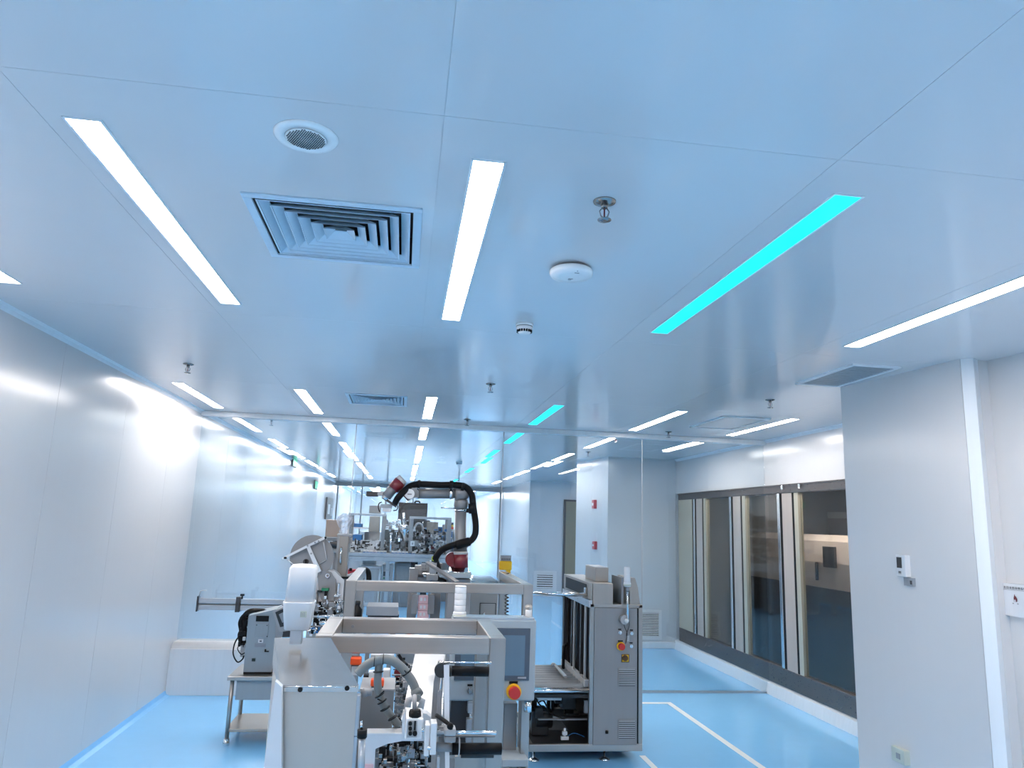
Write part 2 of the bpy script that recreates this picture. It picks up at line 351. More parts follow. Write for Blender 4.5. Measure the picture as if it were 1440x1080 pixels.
for lab, (a, b) in (('red fire call point high on the corridor wall, upper of the two', ((832, 703), (837, 715))), ('red fire call point on the corridor wall, lower of the two', ((832, 761), (837, 773)))):
    A, B = PX(*a, 3.12), PX(*b, 3.12); cx = 3.24-.19*(((A.y+B.y)/2-11.5)/1.4)
    t = T('call_point', lab, 'alarm', (cx, A.y, B.z)); t.p('body', 'callred').box(cx-.05, cx+.02, A.y-.12, A.y+.02, B.z, A.z, .006)
    t.p('plate', 'white').box(cx-.053, cx-.05, A.y-.09, A.y-.01, B.z+.05, A.z-.05)
def exit_sign(label, px, py, w_, hh):
    A = PX(px, py, XL+.03); t = T('exit_sign', label, 'exit sign', (XL, A.y, A.z)); 
    t.p('housing', 'charcoal').box(XL, XL+.03, A.y-w_/2, A.y+w_/2, A.z-hh/2, A.z+hh/2, .004)
    t.p('lit_panel', 'exit').box(XL+.03, XL+.033, A.y-w_/2+.02, A.y+w_/2-.02, A.z-hh/2+.02, A.z+hh/2-.02)
    t.p('running_figure', 'white').hull([(XL+.033, A.y+dy, A.z+dz) for dy, dz in ((-.05, -.07), (.05, -.07), (.03, .03), (-.03, .03))]+[(XL+.035, A.y, A.z)]).ball((XL+.034, A.y, A.z+.05), .018, .2)
exit_sign('green lit exit sign high on the left wall, nearer one', 415, 651, .55, .17)
exit_sign('green lit panel standing for a reflection of the nearer exit sign on the left wall', 445, 682, .6, .22)  # modelled as a second sign in place of a mirror image
A = PX(460, 699, XL+.03); B = PX(466, 730, XL+.03)
t = T('notice_board', 'tall dark framed board on the left wall far beyond the glass', 'board', (XL, A.y, B.z)); t.p('frame', 'charcoal').box(XL, XL+.05, A.y, A.y+1.9, B.z, A.z, .01); t.p('sheet', 'white').box(XL+.05, XL+.055, A.y+.3, A.y+.9, B.z+.15, A.z-.2)
t.p('sheet', 'stain').box(XL+.05, XL+.055, A.y+1.1, A.y+1.7, B.z+.1, A.z-.3)
# thermostat, outlet, fire sign at right
def colx(y): return 3.255+(5.07-y)*(.13/1.07)
A, B = PX(1263, 780, 3.31), PX(1278, 809, 3.31); xo = colx((A.y+B.y)/2)
t = T('wall_controller', 'white wall controller with dark display on the right column', 'controller', (xo, A.y, B.z))
y1, y0 = A.y, A.y-.095; z1, z0 = A.z, A.z-.14
t.p('body', 'plastic').box(xo-.03, xo+.02, y0, y1, z0, z1, .004); t.p('display', 'dark').box(xo-.032, xo-.029, y0+.035, y1-.012, z0+.055, z1-.015)
t.p('button', 'stain').box(xo-.032, xo-.029, y0+.045, y0+.065, z0+.02, z0+.035).box(xo-.032, xo-.029, y1-.045, y1-.025, z0+.02, z0+.035)
t = T('paper_tag', 'small grey printed tag below the white wall controller', 'tag', (xo, y0, z0-.05)); t.p('sheet', 'stain').box(xo-.012, xo+.02, y0-.035, y1-.045, z0-.055, z0-.004)
t.p('print', 'charcoal').box(xo-.0135, xo-.012, y0-.03, y0-.012, z0-.045, z0-.02)
A, B = PX(1259, 1046, 3.32), PX(1286, 1062, 3.32); xo = colx(A.y)
t = T('outlet_plate', 'beige square wall plate low on the right column', 'wall plate', (xo, A.y, A.z)); yc = (A.y+B.y)/2; zc = A.z-.045
t.p('plate', 'outlet').box(xo-.022, xo+.03, yc-.06, yc+.07, zc-.045, zc+.045, .005); t.p('button', 'stain').box(xo-.025, xo-.02, yc-.02, yc+.02, zc-.02, zc+.015, .003)
A, B = PX(1412, 819, 3.59), PX(1414, 866, 3.59); t = T('fire_sign', 'white sign with a red flame symbol on the right wall', 'sign', (3.61, A.y, B.z)); xw = 3.605; ya = A.y; zt, zb = A.z, A.z-.185
def sx(y): return 3.563+(4.10-y)*(.157/1.3)
def signbox(part, ya_, yb_, za, zb_, o, th): part.hull([(sx(y)-o-k*th, y, z) for y in (ya_, yb_) for z in (za, zb_) for k in (0, 1)])
q = t.p('board', 'plastic'); signbox(q, ya, ya-.36, zt, zb, -.01, .035)
q = t.p('rule', 'greypaint'); signbox(q, ya-.035, ya-.33, zt-.035, zt-.037, .025, .001)
q = t.p('lettering', 'dark')
rr = random.Random(3)
for k in range(12):                                     # a line of small ideograms, each built of strokes
    yk = ya-.04-k*.018
    for z_ in (zt-.018, zt-.023, zt-.028): signbox(q, yk, yk-.012, z_, z_-.0018, .025, .001)
    for o_ in ([.0, .0105] if k % 2 else [.0055]): signbox(q, yk-o_, yk-o_-.0018, zt-.017, zt-.031, .025, .001)
fy, fz = ya-.105, zt-.085
q = t.p('flame_symbol', 'maroon'); o = .026
pts = [(-.018, -.012), (-.02, 0), (-.012, .012), (-.008, .006), (.0, .026), (.007, .012), (.010, .016), (.019, .0), (.016, -.014), (.006, -.018), (.008, -.008), (.0, -.002), (-.007, -.009), (-.006, -.018)]
q.prism([(sx(fy+p)-o, fy-p, fz+z) for p, z in pts], (-.001, 0, 0))
q = t.p('small_mark', 'greypaint'); signbox(q, fy+.018, fy+.010, fz-.024, fz-.030, .025, .001); q = t.p('small_mark', 'greypaint'); signbox(q, fy-.012, fy-.02, fz-.024, fz-.030, .025, .001)

# ------------------------------------------------------------------ ceiling fittings
NW = ['nearest the camera', 'second from the camera', 'first beyond the glass partition', 'second beyond the glass partition', 'third beyond the glass partition', 'fourth beyond the glass partition', 'fifth beyond the glass partition', 'at the far end']
def strip(x, y0, y1, w_, m, lab):
    t = T('strip_light', lab, 'ceiling light', ((x), (y0+y1)/2, H)); f = t.p('frame', 'trimwhite'); e = .008
    f.box(x-w_/2-e, x-w_/2, y0-e, y1+e, H-.004, H+.002).box(x+w_/2, x+w_/2+e, y0-e, y1+e, H-.004, H+.002).box(x-w_/2, x+w_/2, y0-e, y0, H-.004, H+.002).box(x-w_/2, x+w_/2, y1, y1+e, H-.004, H+.002)
    t.p('diffuser', m).box(x-w_/2, x+w_/2, y0, y1, H-.003, H+.001)
far = [(8.76, 10.25), (11.3, 12.7), (12.75, 14.1), (15.5, 17.1), (20.0, 21.6), (27, 28.6)]
rows = {'left wall': (-2.03, [(2.0, 3.85), (6.65, 8.13)], 'lamp', .09), 'second': (-.985, [(2.09, 3.94), (6.63, 8.14)], 'lamp', .094),
        'middle': (.196, [(2.09, 3.94), (6.63, 8.08)], 'lamp', .094), 'cyan': (1.392, [(2.07, 3.90), (6.66, 8.12)], 'lampcyan', .094),
        'right': (2.585, [(2.07, 3.89), (6.60, 8.15)], 'lamp', .094)}
for nm, (x, near, m, w_) in rows.items():
    colr = 'cyan' if m == 'lampcyan' else 'white'; rn = {'cyan': 'cyan row'}.get(nm, nm+' row')
    for k, (a, b) in enumerate(near+far):
        xx = x if k != 4 else x*1.05
        strip(xx, a, b, w_, ('lampside' if nm == 'left wall' else 'lampfar') if m == 'lamp' and 1 < k < 5 else m, f'{colr} glowing recessed ceiling strip in the {rn}, {NW[k]}')
    strip(x, -2.2, -.5, w_, m, f'{colr} glowing recessed ceiling strip in the {rn}, added unseen behind the camera')  # unseen strips added for brightness and reflections in the near room
strip(3.77, 6.66, 8.13, .09, 'lamp', 'white glowing recessed ceiling strip near the window, before the glass partition')
strip(3.70, 8.80, 10.13, .09, 'lamp', 'white glowing recessed ceiling strip near the window, beyond the glass partition')
strip(3.42, .9, 2.7, .09, 'lamp', 'white glowing ceiling strip added outside the view to brighten the right wall')  # unseen strip added so the right wall reads brighter
strip(4.15, 15.2, 16.7, .09, 'lamp', 'white glowing recessed ceiling strip in the far right bay, left one')
strip(5.6, 14.6, 17.4, .09, 'lamp', 'white glowing recessed ceiling strip in the far right bay, hidden right one')
strip(5.6, 12.2, 14.0, .09, 'lamp', 'white glowing recessed ceiling strip in the far right bay, front one')
for x in (-1.2, .8, 2.4): strip(x, 29, 34, .3, 'lamp', 'white glowing ceiling strip added to brighten the end room, '+{-1.2: 'left', .8: 'middle', 2.4: 'right'}[x])  # extra wide strips added to lift the far end's brightness

def diffuser(label, x0, x1, y0, y1, n):
    t = T('air_diffuser', label, 'air vent', ((x0+x1)/2, (y0+y1)/2, H)); e = .032; f = t.p('frame', 'grille')
    f.box(x0-e, x1+e, y0-e, y0, H-.008, H, .002).box(x0-e, x1+e, y1, y1+e, H-.008, H, .002).box(x0-e, x0, y0, y1, H-.008, H, .002).box(x1, x1+e, y0, y1, H-.008, H, .002)
    t.p('duct_box', 'dark').box(x0, x1, y0, y1, H+.12, H+.124).box(x0, x0+.003, y0, y1, H, H+.122).box(x1-.003, x1, y0, y1, H, H+.122).box(x0, x1, y0, y0+.003, H, H+.122).box(x0, x1, y1-.003, y1, H, H+.122)
    cx, cy, hw, hd = (x0+x1)/2, (y0+y1)/2, (x1-x0)/2, (y1-y0)/2
    for k in range(n):                                  # concentric sloping vanes, flared outwards at the bottom
        s0 = 1-.015-(k+.15)/(n+.15)*.93; s1 = s0-.125
        if s1 < .02: s1 = .02
        q = t.p('vane', 'grille'); zl, zh = H-.006, H+.020
        c0 = [(cx+sgx*hw*s0, cy+sgy*hd*s0, zl) for sgx, sgy in ((-1, -1), (1, -1), (1, 1), (-1, 1))]
        c1 = [(cx+sgx*hw*s1, cy+sgy*hd*s1, zh) for sgx, sgy in ((-1, -1), (1, -1), (1, 1), (-1, 1))]
        for i in range(4):
            j = (i+1) % 4; u_, v_ = Vector(c0[i]), Vector(c0[j]); q.hull([w_+Vector((0, 0, dz)) for w_ in (u_, v_, u_.lerp(Vector((cx, cy, zl)), .025), v_.lerp(Vector((cx, cy, zl)), .025)) for dz in (0, .004)]); q.hull([Vector(v)+Vector((0, 0, dz)) for v in (c0[i], c0[j], c1[i], c1[j]) for dz in (0, .003)])
    return t
diffuser('square ceiling air diffuser with nested vanes, nearer large one', -.60, -.03, 2.52, 3.09, 6)
diffuser('square ceiling air diffuser with nested vanes, farther one before the glass partition', -.56, -.06, 6.70, 7.24, 7)
def flat_vent(label, x0, x1, y0, y1, m='panelblue'):
    t = T('ceiling_vent', label, 'air vent', ((x0+x1)/2, (y0+y1)/2, H)); e = .03
    t.p('frame', 'trimwhite').box(x0-e, x1+e, y0-e, y0, H-.012, H).box(x0-e, x1+e, y1, y1+e, H-.012, H).box(x0-e, x0, y0, y1, H-.012, H).box(x1, x1+e, y0, y1, H-.012, H)
    t.p('backing', 'charcoal').box(x0, x1, y0, y1, H-.001, H)
    n = int((y1-y0)/.035)
    for k in range(n): yy = y0+(k+.2)*(y1-y0)/n; t.p('slat', m).box(x0, x1, yy, yy+(y1-y0)/n*.72, H-.008, H-.002)
flat_vent('slatted ceiling vent beside the right column', 2.88, 3.17, 4.32, 4.98)
flat_vent('flat ceiling vent near the window before the glass partition', 3.08, 3.52, 6.75, 7.55, 'ceiling')
# speaker
cx, cy = -.352, 2.055
t = T('ceiling_speaker', 'round white ceiling speaker with perforated centre', 'speaker', (cx, cy, H)); t.p('rim', 'plasticbright').lathe((cx, cy, H), [(.094, 0), (.094, -.003), (.088, -.008), (.062, -.008), (.060, -.004)], 40)
q = t.p('grille_dish', 'plasticbright'); q.lathe((cx, cy, H), [(.061, -.0085), (.058, -.011), (.02, -.0125), (.003, -.013)], 32)
q = t.p('perforation', 'black', kind='stuff')
for i in range(-9, 10):
    for j in range(-9, 10):
        x, y = (i+(j % 2)*.5)*.0066, j*.0062
        if x*x+y*y < .056**2: z = H-.0128+.0018*(x*x+y*y)/.056**2; q.box(cx+x-.0021, cx+x+.0021, cy+y-.0021, cy+y+.0021, z-.0008, z+.001)
# access point
cx, cy = .66, 2.965
t = T('wireless_access_point', 'round white disc-shaped wireless device on the ceiling', 'access point', (cx, cy, H))
t.p('mount', 'greypaint').disc((cx, cy, H-.012), .07, .012, 32, 'z')
t.p('shell', 'plasticbright').lathe((cx, cy, H), [(.088, -.012), (.0945, -.018), (.0945, -.032), (.088, -.041), (.05, -.044), (.002, -.045)], 40)
t.p('mark', 'greypaint').box(cx+.002, cx+.022, cy-.060, cy-.054, H-.0445, H-.043).box(cx-.008, cx+.012, cy+.015, cy+.022, H-.0462, H-.044).disc((cx+.01, cy-.078, H-.0432), .003, .003, 8, 'z')
t.p('mark', 'stain').disc((cx, cy+.03, H-.0462), .008, .002, 12, 'z')
def smoke(label, cx, cy, r=.05):
    t = T('smoke_detector', label, 'smoke detector', (cx, cy, H)); t.p('base', 'plasticbright').lathe((cx, cy, H), [(r, 0), (r, -.012), (r*.96, -.014)], 28)
    t.p('gap_ring', 'dark').lathe((cx, cy, H), [(r*.93, -.013), (r*.93, -.018)], 28)
    t.p('body', 'plastic').lathe((cx, cy, H), [(r*.97, -.017), (r*.92, -.033), (r*.8, -.038)], 28)
    s_ = t.p('slot', 'black')
    for k in range(18): a = k/18*2*pi; s_.box(cx+cos(a)*r*.8-.004, cx+cos(a)*r*.8+.004, cy+sin(a)*r*.8-.004, cy+sin(a)*r*.8+.004, H-.05, H-.036)
    t.p('cap', 'plasticbright').lathe((cx, cy, H), [(r*.74, -.036), (r*.74, -.05), (r*.6, -.056), (.002, -.058)], 28)
smoke('small round smoke detector hanging under the ceiling past the access point', .612, 3.93)
smoke('small smoke detector on the ceiling far beyond the glass partition', 1.0, 14.0, .06)
def sprinkler(label, x, y, big=1):
    t = T('fire_sprinkler', label, 'sprinkler', (x, y, H)); n = 14
    t.p('escutcheon', 'darkchrome').lathe((x, y, H), [(.04, 0), (.038, -.005), (.02, -.011), (.016, -.012)], 24)
    t.p('thread', 'darkchrome').lathe((x, y, H), [(.011, -.01), (.011, -.026)], n); f = t.p('yoke_arm', 'mechanism')
    for s_ in (-1, 1): f.tube([(x+s_*.008, y, H-.025), (x+s_*.017, y, H-.038), (x+s_*.012, y, H-.055), (x, y, H-.062)], .0026, 6)
    t.p('glass_bulb', 'maroon').tube([(x, y, H-.028), (x, y, H-.058)], .003, 6)
    t.p('deflector', 'darkchrome').lathe((x, y, H), [(.024, -.068), (.024, -.070), (.006, -.071)], 16); t.p('stem', 'chrome').tube([(x, y, H-.058), (x, y, H-.069)], .005, 8)
for lab, x, y in [('chrome fire sprinkler near the round access point, largest in view', .622, 2.29), ('fire sprinkler at the left by the bright wall', -1.694, 5.75), ('fire sprinkler in mid ceiling straight above the robot arm', .64, 5.80),
                  ('fire sprinkler at the right near the column', 3.03, 5.74), ('fire sprinkler just beyond the partition rail at left', -1.62, 8.94), ('fire sprinkler just before the partition rail in the middle', .638, 8.0),
                  ('fire sprinkler just before the partition rail at right', 3.0, 8.1), ('fire sprinkler beyond the partition rail above the glass joint at right', 2.6, 8.9), ('fire sprinkler beyond the partition near the corridor wall', 2.75, 10.9), ('fire sprinkler far beyond the partition at left', -1.0, 14.5)]:
    sprinkler(lab, x, y)
# ------------------------------------------------------------------ shared small parts
def signal_lamp(t, px, y_top, y_bot, Y, rpx, capm='plastic', tiers=4):
    b = P(px, y_bot, Y); tp = P(px, y_top, Y); h_ = tp.z-b.z; r_ = rpx*Y/F
    t.p('lamp_base', 'white').lathe((b.x, Y, b.z), [(r_*1.08, 0), (r_*1.1, h_*.18), (r_, h_*.22)], 24)
    t.p('label_band', 'outlet').lathe((b.x, Y, b.z), [(r_*1.11, h_*.04), (r_*1.11, h_*.13)], 24)
    for k in range(tiers):
        z0 = h_*(.22+.72*k/tiers); z1 = h_*(.22+.72*(k+1)/tiers)
        t.p('lens', 'plastic').lathe((b.x, Y, b.z), [(r_*.95, z0), (r_*.97, z0+.003), (r_*.97, z1-.003), (r_*.93, z1)], 24)
    t.p('cap', capm).lathe((b.x, Y, b.z), [(r_*.97, h_*.94), (r_*.92, h_*.985), (r_*.6, h_), (.001, h_)], 24)
def estop(t, px, py, Y, rpx, label_px=True):
    t.p('emergency_stop_collar', 'yellow').disc(P(px, py, Y)-Vector((0, .02, 0)), rpx*1.25*Y/F, .02)
    t.p('emergency_stop_button', 'red').disc(P(px, py, Y)-Vector((0, .05, 0)), rpx*.95*Y/F, .03)
    if label_px: t.p('name_plate', 'black').pb(px-rpx*.75, py-rpx*1.75, px+rpx*.75, py-rpx*1.3, Y-.002, .003, 0)
def keyswitch(t, px, py, Y, rpx, plate=True):
    c_ = P(px, py, Y); r_ = rpx*Y/F
    s_ = t.p('selector_switch', 'chrome'); s_.disc(c_-Vector((0, .012, 0)), r_, .012, 16); s_.box(c_.x-r_*.25, c_.x+r_*.25, Y-.025, Y-.01, c_.z-r_*.8, c_.z+r_*.8, .001)
    if plate: t.p('name_plate', 'black').pb(px-rpx*.9, py-rpx*2.2, px+rpx*.9, py-rpx*1.5, Y-.002, .003, 0)
def foot(t, x, y, z):
    t.p('levelling_foot', 'chrome').lathe((x, y, 0), [(.045, 0), (.045, .008), (.018, .022), (.009, .026), (.009, z)], 18)
def clutter(part, x0, x1, y0, y1, z0, z1, n, seed, s=.03):
    r_ = random.Random(seed)
    for _ in range(n):
        x, y, z = r_.uniform(x0, x1), r_.uniform(y0, y1), r_.uniform(z0, z1); a, b, c_ = (r_.uniform(.25, 1)*s for _ in range(3))
        k = r_.random()
        if k < .55: part.box(x-a, x+a, y-b, y+b, z-c_, z+c_, .002)
        elif k < .8: part.tube([(x, y, z-c_*1.6), (x, y, z+c_*1.6)], a*.4, 7)
        else: part.tube([(x-a*1.8, y, z), (x+a*1.8, y, z)], b*.3, 7)

# ------------------------------------------------------------------ A: near control cabinet with sloping hood
t = T('control_cabinet', 'large grey steel cabinet with sloping polished hood at the front left', 'cabinet', (-.25, 2.5, 0))
fl, fr, br, bl = P(396, 963, 2.5), P(503, 962, 2.5), P(465, 897, 2.9), P(386, 897, 2.9)
zf = fl.z; b_ = t.p('body', 'sheetlight')
b_.hull([(fl.x, 2.5, .12), (fr.x, 2.5, .12), (fl.x, 2.5, zf-.006), (fr.x, 2.5, zf-.006), (fr.x-.02, 2.93, .12), (bl.x, 2.93, .12), (br.x+.02, 2.93, zf-.006), (bl.x, 2.93, zf-.006)])
hd = t.p('hood', 'polish', label='polished sloping hood'); hd.hull([(fl.x-.004, 2.496, zf-.02), (fr.x+.004, 2.496, zf-.02), (fl.x-.004, 2.496, zf), (fr.x+.004, 2.496, zf), br, bl, (br.x+.02, 2.935, zf-.02), (bl.x-.004, 2.935, zf-.02)])
t.p('front_seam', 'chrome').tube([(fl.x, 2.494, zf-.004), (fr.x, 2.494, zf-.004)], .0022, 6)
for px, py in ((422, 970), (488, 968)): t.p('bolt', 'black').pd(px, py, 3.1, 2.492, .006, 14)
t.p('corner_trim', 'alu').box(fr.x-.001, fr.x+.012, 2.5, 2.53, .12, zf-.03, .003)
t.p('plinth', 'charcoal').box(fl.x+.02, fr.x-.02, 2.53, 2.9, 0, .12)
t.p('side_door', 'plastic').hull([P(387, 958, 2.46), P(396, 966, 2.46), P(371, 1078, 2.46), P(396, 1085, 2.46)]+[p+Vector((0, .03, 0)) for p in (P(387, 958, 2.46), P(396, 966, 2.46), P(371, 1078, 2.46), P(396, 1085, 2.46))]+[P(371, 1085, 2.46)+Vector((0, dy, -.9)) for dy in (0, .03)]+[P(396, 1085, 2.46)+Vector((0, dy, -.9)) for dy in (0, .03)])
t.p('door_gap', 'black').box(fl.x-.004, fl.x, 2.49, 2.5, .12, zf-.01)
t.p('latch_knob', 'stain').disc(P(510, 973, 2.55), .012, .03, 14, 'x').ball(P(513, 974, 2.55), .014)

t = T('signal_lamp', 'big white domed signal lamp on a short post above the near steel cabinet', 'signal lamp', P(417, 897, 2.8))
b = P(417, 897, 2.8); tp = P(419, 793, 2.8); hh = tp.z-b.z
def rrect(cx, cy, w_, d_, z, n=6):
    o = []
    for sx_, sy_, a0 in ((1, 1, 0), (-1, 1, 90), (-1, -1, 180), (1, -1, 270)):
        rr_ = min(w_, d_)*.35
        for k in range(n): a = radians(a0+90*k/(n-1)); o.append((cx+sx_*(w_-rr_)+rr_*cos(a), cy+sy_*(d_-rr_)+rr_*sin(a), z))
    return o
def loft(part, rings):
    tb = bmesh.new(); R_ = [[tb.verts.new(v) for v in r_] for r_ in rings]; n = len(R_[0])
    for i in range(len(R_)-1):
        for k in range(n): f = tb.faces.new((R_[i][k], R_[i][(k+1) % n], R_[i+1][(k+1) % n], R_[i+1][k])); f.smooth = True
    tb.faces.new(R_[0][::-1]); tb.faces.new(R_[-1]); bmesh.ops.recalc_face_normals(tb, faces=tb.faces[:]); return part._add(tb)
t.p('post', 'alu').box(b.x-.022, b.x+.02, 2.785, 2.815, b.z-.02, b.z+hh*.14, .003)
x = b.x; z = b.z
loft(t.p('lamp_base', 'plastic'), [rrect(x, 2.8, .038, .036, z+hh*.115), rrect(x, 2.8, .043, .04, z+hh*.13), rrect(x+.001, 2.8, .054, .05, z+hh*.48), rrect(x+.001, 2.8, .054, .05, z+hh*.495)])
loft(t.p('lens', 'plastic'), [rrect(x+.002, 2.8, .049, .046, z+hh*.49), rrect(x+.005, 2.8, .047, .044, z+hh*.95), rrect(x+.005, 2.8, .040, .037, z+hh*.99), rrect(x+.005, 2.8, .02, .02, z+hh)])
loft(t.p('reflector', 'white'), [rrect(x+.002, 2.8, .036, .034, z+hh*.5), rrect(x+.004, 2.8, .034, .032, z+hh*.93)])
t.p('label', 'outlet').box(x+.012, x+.034, 2.748, 2.752, z+hh*.30, z+hh*.38)
t.p('print', 'stain').box(x+.014, x+.016, 2.7465, 2.748, z+hh*.31, z+hh*.37).box(x+.019, x+.021, 2.7465, 2.748, z+hh*.31, z+hh*.36).box(x+.025, x+.027, 2.7465, 2.748, z+hh*.31, z+hh*.37)

# ------------------------------------------------------------------ C: near square tube frame
def bar(t, x0, x1, y0, y1, z0, z1, name='crossbar', m='steel'): return t.p(name, m).box(x0, x1, y0, y1, z0, z1, .004)
t = T('machine_frame', 'nearest stainless square-tube frame over the conveyor in the foreground', 'frame', (.06, 3.0, 0))
x0, x1, z1 = -.305, .434, 1.406; w_ = .064
bar(t, x0+w_, x1-w_, 3.0, 3.0+w_, z1-w_, z1); bar(t, x0+w_, x1-w_, 3.5, 3.5+w_, z1-w_, z1)
bar(t, x0, x0+w_, 3.0+w_, 3.5, z1-w_, z1); bar(t, x1-w_, x1, 3.0+w_, 3.5, z1-w_, z1)
for xx in (x0, x1-w_):
    for yy in (3.0, 3.5): bar(t, xx, xx+w_, yy, yy+w_, 0.02, z1, 'post', 'steelz')
for px, py in ((496, 881), (671, 886)): t.p('bolt', 'stain').pd(px, py, 2, 3.495, .006, 10)
for xx in (x0, x1-w_):
    for yy in (3.0, 3.5): t.p('foot', 'rubber').box(xx+.005, xx+w_-.005, yy+.005, yy+w_-.005, 0, .02)

# ------------------------------------------------------------------ D: operator panel
t = T('operator_panel', 'grey operator panel with dark touch screen and red emergency stop button', 'control panel', P(740, 1070, 3.8)*1)
Y = 3.8
t.p('box', 'panelblue').pb(634, 871, 753, 986, Y, .12, .008)
t.p('bezel', 'bezel').pb(640, 883, 745, 957, Y-.004, .004, .002)
t.p('screen', 'screen').pb(648, 893, 738, 950, Y-.006, .003, 0)
t.p('screen_mark', 'stain').pb(728, 952, 740, 954.5, Y-.006, .003, 0)
t.p('top_cover', 'alu').pb(638, 868.5, 752, 871.5, Y+.002, .11, .001)
estop(t, 722, 972, Y, 8); keyswitch(t, 661, 971, Y, 4)
t.p('support_post', 'steelz').pb(732, 985, 744, 1085, Y+.04, .05, .004).box(P(732, 1000, Y).x, P(744, 1000, Y).x, Y+.04, Y+.09, .02, .7, .004)
c_ = P(742, 993, Y+.03); t.p('collar', 'chrome').tube([(c_.x, Y+.03, c_.z-.025), (c_.x, Y+.03, c_.z+.03)], .02, 16)
t.p('base_plate', 'panelblue').pb(706, 1068, 743, 1079, Y-.05, .2, .004)
t.p('base_foot', 'panelblue').box(P(707, 1070, Y).x, P(743, 1070, Y).x, Y-.03, Y+.13, 0, .66, .004)
t.p('grey_box', 'greypaint').pb(708, 989, 727, 1056, Y+.1, .14, .004)
for a in ((658, 986, 673, 1003), (656, 1012, 672, 1046)): t.p('mounting_bracket', 'alu').pb(*a, Y+.0, .05, .002)
t.p('bracket_pin', 'chrome').pt([(662, 1001, Y+.02), (662, 1014, Y+.02)], .006).pt([(668, 1001, Y+.02), (668, 1014, Y+.02)], .006)
t.p('inner_case', 'charcoal').pb(632, 986, 659, 1062, Y+.06, .08, .002)
t = T('signal_lamp', 'tall white signal lamp standing on top of the operator panel', 'signal lamp', P(645, 870, 3.85)); signal_lamp(t, 646, 823, 870, 3.86, 8.2)
t = T('signal_lamp', 'short white lamp cap at the right end of the operator panel top', 'signal lamp', P(743, 870, 3.86))
b = P(743, 871, 3.86); t.p('lens', 'white').lathe(b, [(.014, 0), (.017, .003), (.017, .050), (.014, .053)], 20); t.p('cap', 'sheet').ball(b+Vector((0, 0, .058)), .02, 1, 1, .9)
t.p('base', 'chrome').lathe(b, [(.019, -.002), (.019, .004)], 18)

# ------------------------------------------------------------------ E: second frame
t = T('machine_frame', 'second stainless square-tube frame behind the operator panel', 'frame', (.26, 4.7, 0))
x0, x1, z1, y1 = -.322, .842, 1.474, 5.84; w_ = .062
bar(t, x0+w_, x1-w_, 4.7, 4.7+w_, z1-w_, z1); bar(t, x0, x0+w_, 4.7+w_, y1, z1-w_, z1); bar(t, x1-w_, x1, 4.7+w_, y1, z1-w_, z1)
for xx in (x0, x1-w_):
    for yy in (4.7, y1): bar(t, xx, xx+w_, yy, yy+w_, .02, z1, 'post', 'steelz'); t.p('foot', 'rubber').box(xx+.005, xx+w_-.005, yy+.005, yy+w_-.005, 0, .02)
bar(t, x0+w_, x1-w_, 4.72, 4.76, .45, .5)
t = T('steel_tray', 'small steel tray table seen through the second frame at left', 'tray', P(540, 880, 5.2)); q = t.p('tray', 'stain'); q.pb(515, 853, 560, 866, 5.2, .25, .004); t.p('underside', 'charcoal').pb(517, 864, 561, 869, 5.22, .2, .001)
t.p('leg', 'steelz').box(-.2, -.17, 5.3, 5.33, 0, 1.12); t.p('leg', 'steelz').box(-.05, -.02, 5.3, 5.33, 0, 1.12)

# ------------------------------------------------------------------ F: robot arm
Y = 5.2
t = T('industrial_robot', 'grey jointed robot arm with dark red joint covers and gripper', 'robot', P(650, 806, 5.3))
b = P(645, 806, Y+.1); J1 = P(647, 785, Y+.1); J2 = P(651, 692, Y+.02); J3 = P(573, 695, Y)
t.p('base_flange', 'chrome').lathe((b.x, b.y, P(645, 807, Y).z), [(.085, 0), (.085, .012), (.07, .016), (.066, .045)], 24)
t.p('base_body', 'robot').lathe((b.x, b.y, P(645, 800, Y).z), [(.062, 0), (.062, .03), (.05, .04)], 24)
t.p('joint_cover', 'maroon').pt([(648, 798, Y+.02), (648, 779, Y+.02)], .050, 24)
t.p('joint_cap', 'lightgrey').pt([(648, 779.5, Y+.02), (648, 775.5, Y+.02)], .051, 24)
t.p('joint_cover', 'maroon').disc(P(637, 787, Y+.02), .05, .10, 24)
q = t.p('lower_arm', 'robot'); a_, b2 = P(647, 776, Y+.08), P(648, 712, Y+.06)
q.tube([a_, a_.lerp(b2, .12), a_.lerp(b2, .2), b2], .04, 24, radii=[.05, .048, .041, .041])
q.tube([P(649, 770, Y+.06), P(649, 762, Y+.06)], .047, 20)
t.p('arm_collar', 'robot').tube([P(648, 716, Y+.06), P(648, 712, Y+.06), P(649, 706, Y+.06), P(649, 703, Y+.06)], .04, 24, radii=[.042, .05, .05, .044])
t.p('elbow', 'robot').ball(P(650, 694, Y+.05), .055, 1, 1, .95, 20).tube([P(640, 694, Y+.05), P(652, 694, Y+.05)], .05, 22)
t.p('upper_arm', 'robot').tube([P(641, 694, Y+.05), P(600, 694, Y+.04), P(588, 694, Y+.03)], .035, 22)
for px in (587, 634):
    q = t.p('clamp_ring', 'chrome'); q.tube([P(px-2, 694, Y+.04), P(px+2, 694, Y+.04)], .041, 20)
t.p('clamp_ring', 'chrome').tube([P(648, 719, Y+.06), P(648, 716.5, Y+.06)], .046, 20)
q = t.p('wrist_joint', 'robot'); q.pp([(566, 694), (574, 686), (584, 686), (589, 690), (589, 699), (580, 700), (575, 704)], Y-.03, .1)
t.p('joint_cover', 'maroon').pp([(564, 694), (569, 688), (571, 697), (576, 704), (573, 704)], Y-.01, .07)
t.p('joint_cap', 'white').disc(P(576, 694.5, Y-.05), .034, .03, 24); t.p('mark', 'greypaint').pb(573, 694, 579, 696, Y-.052, .002, 0)
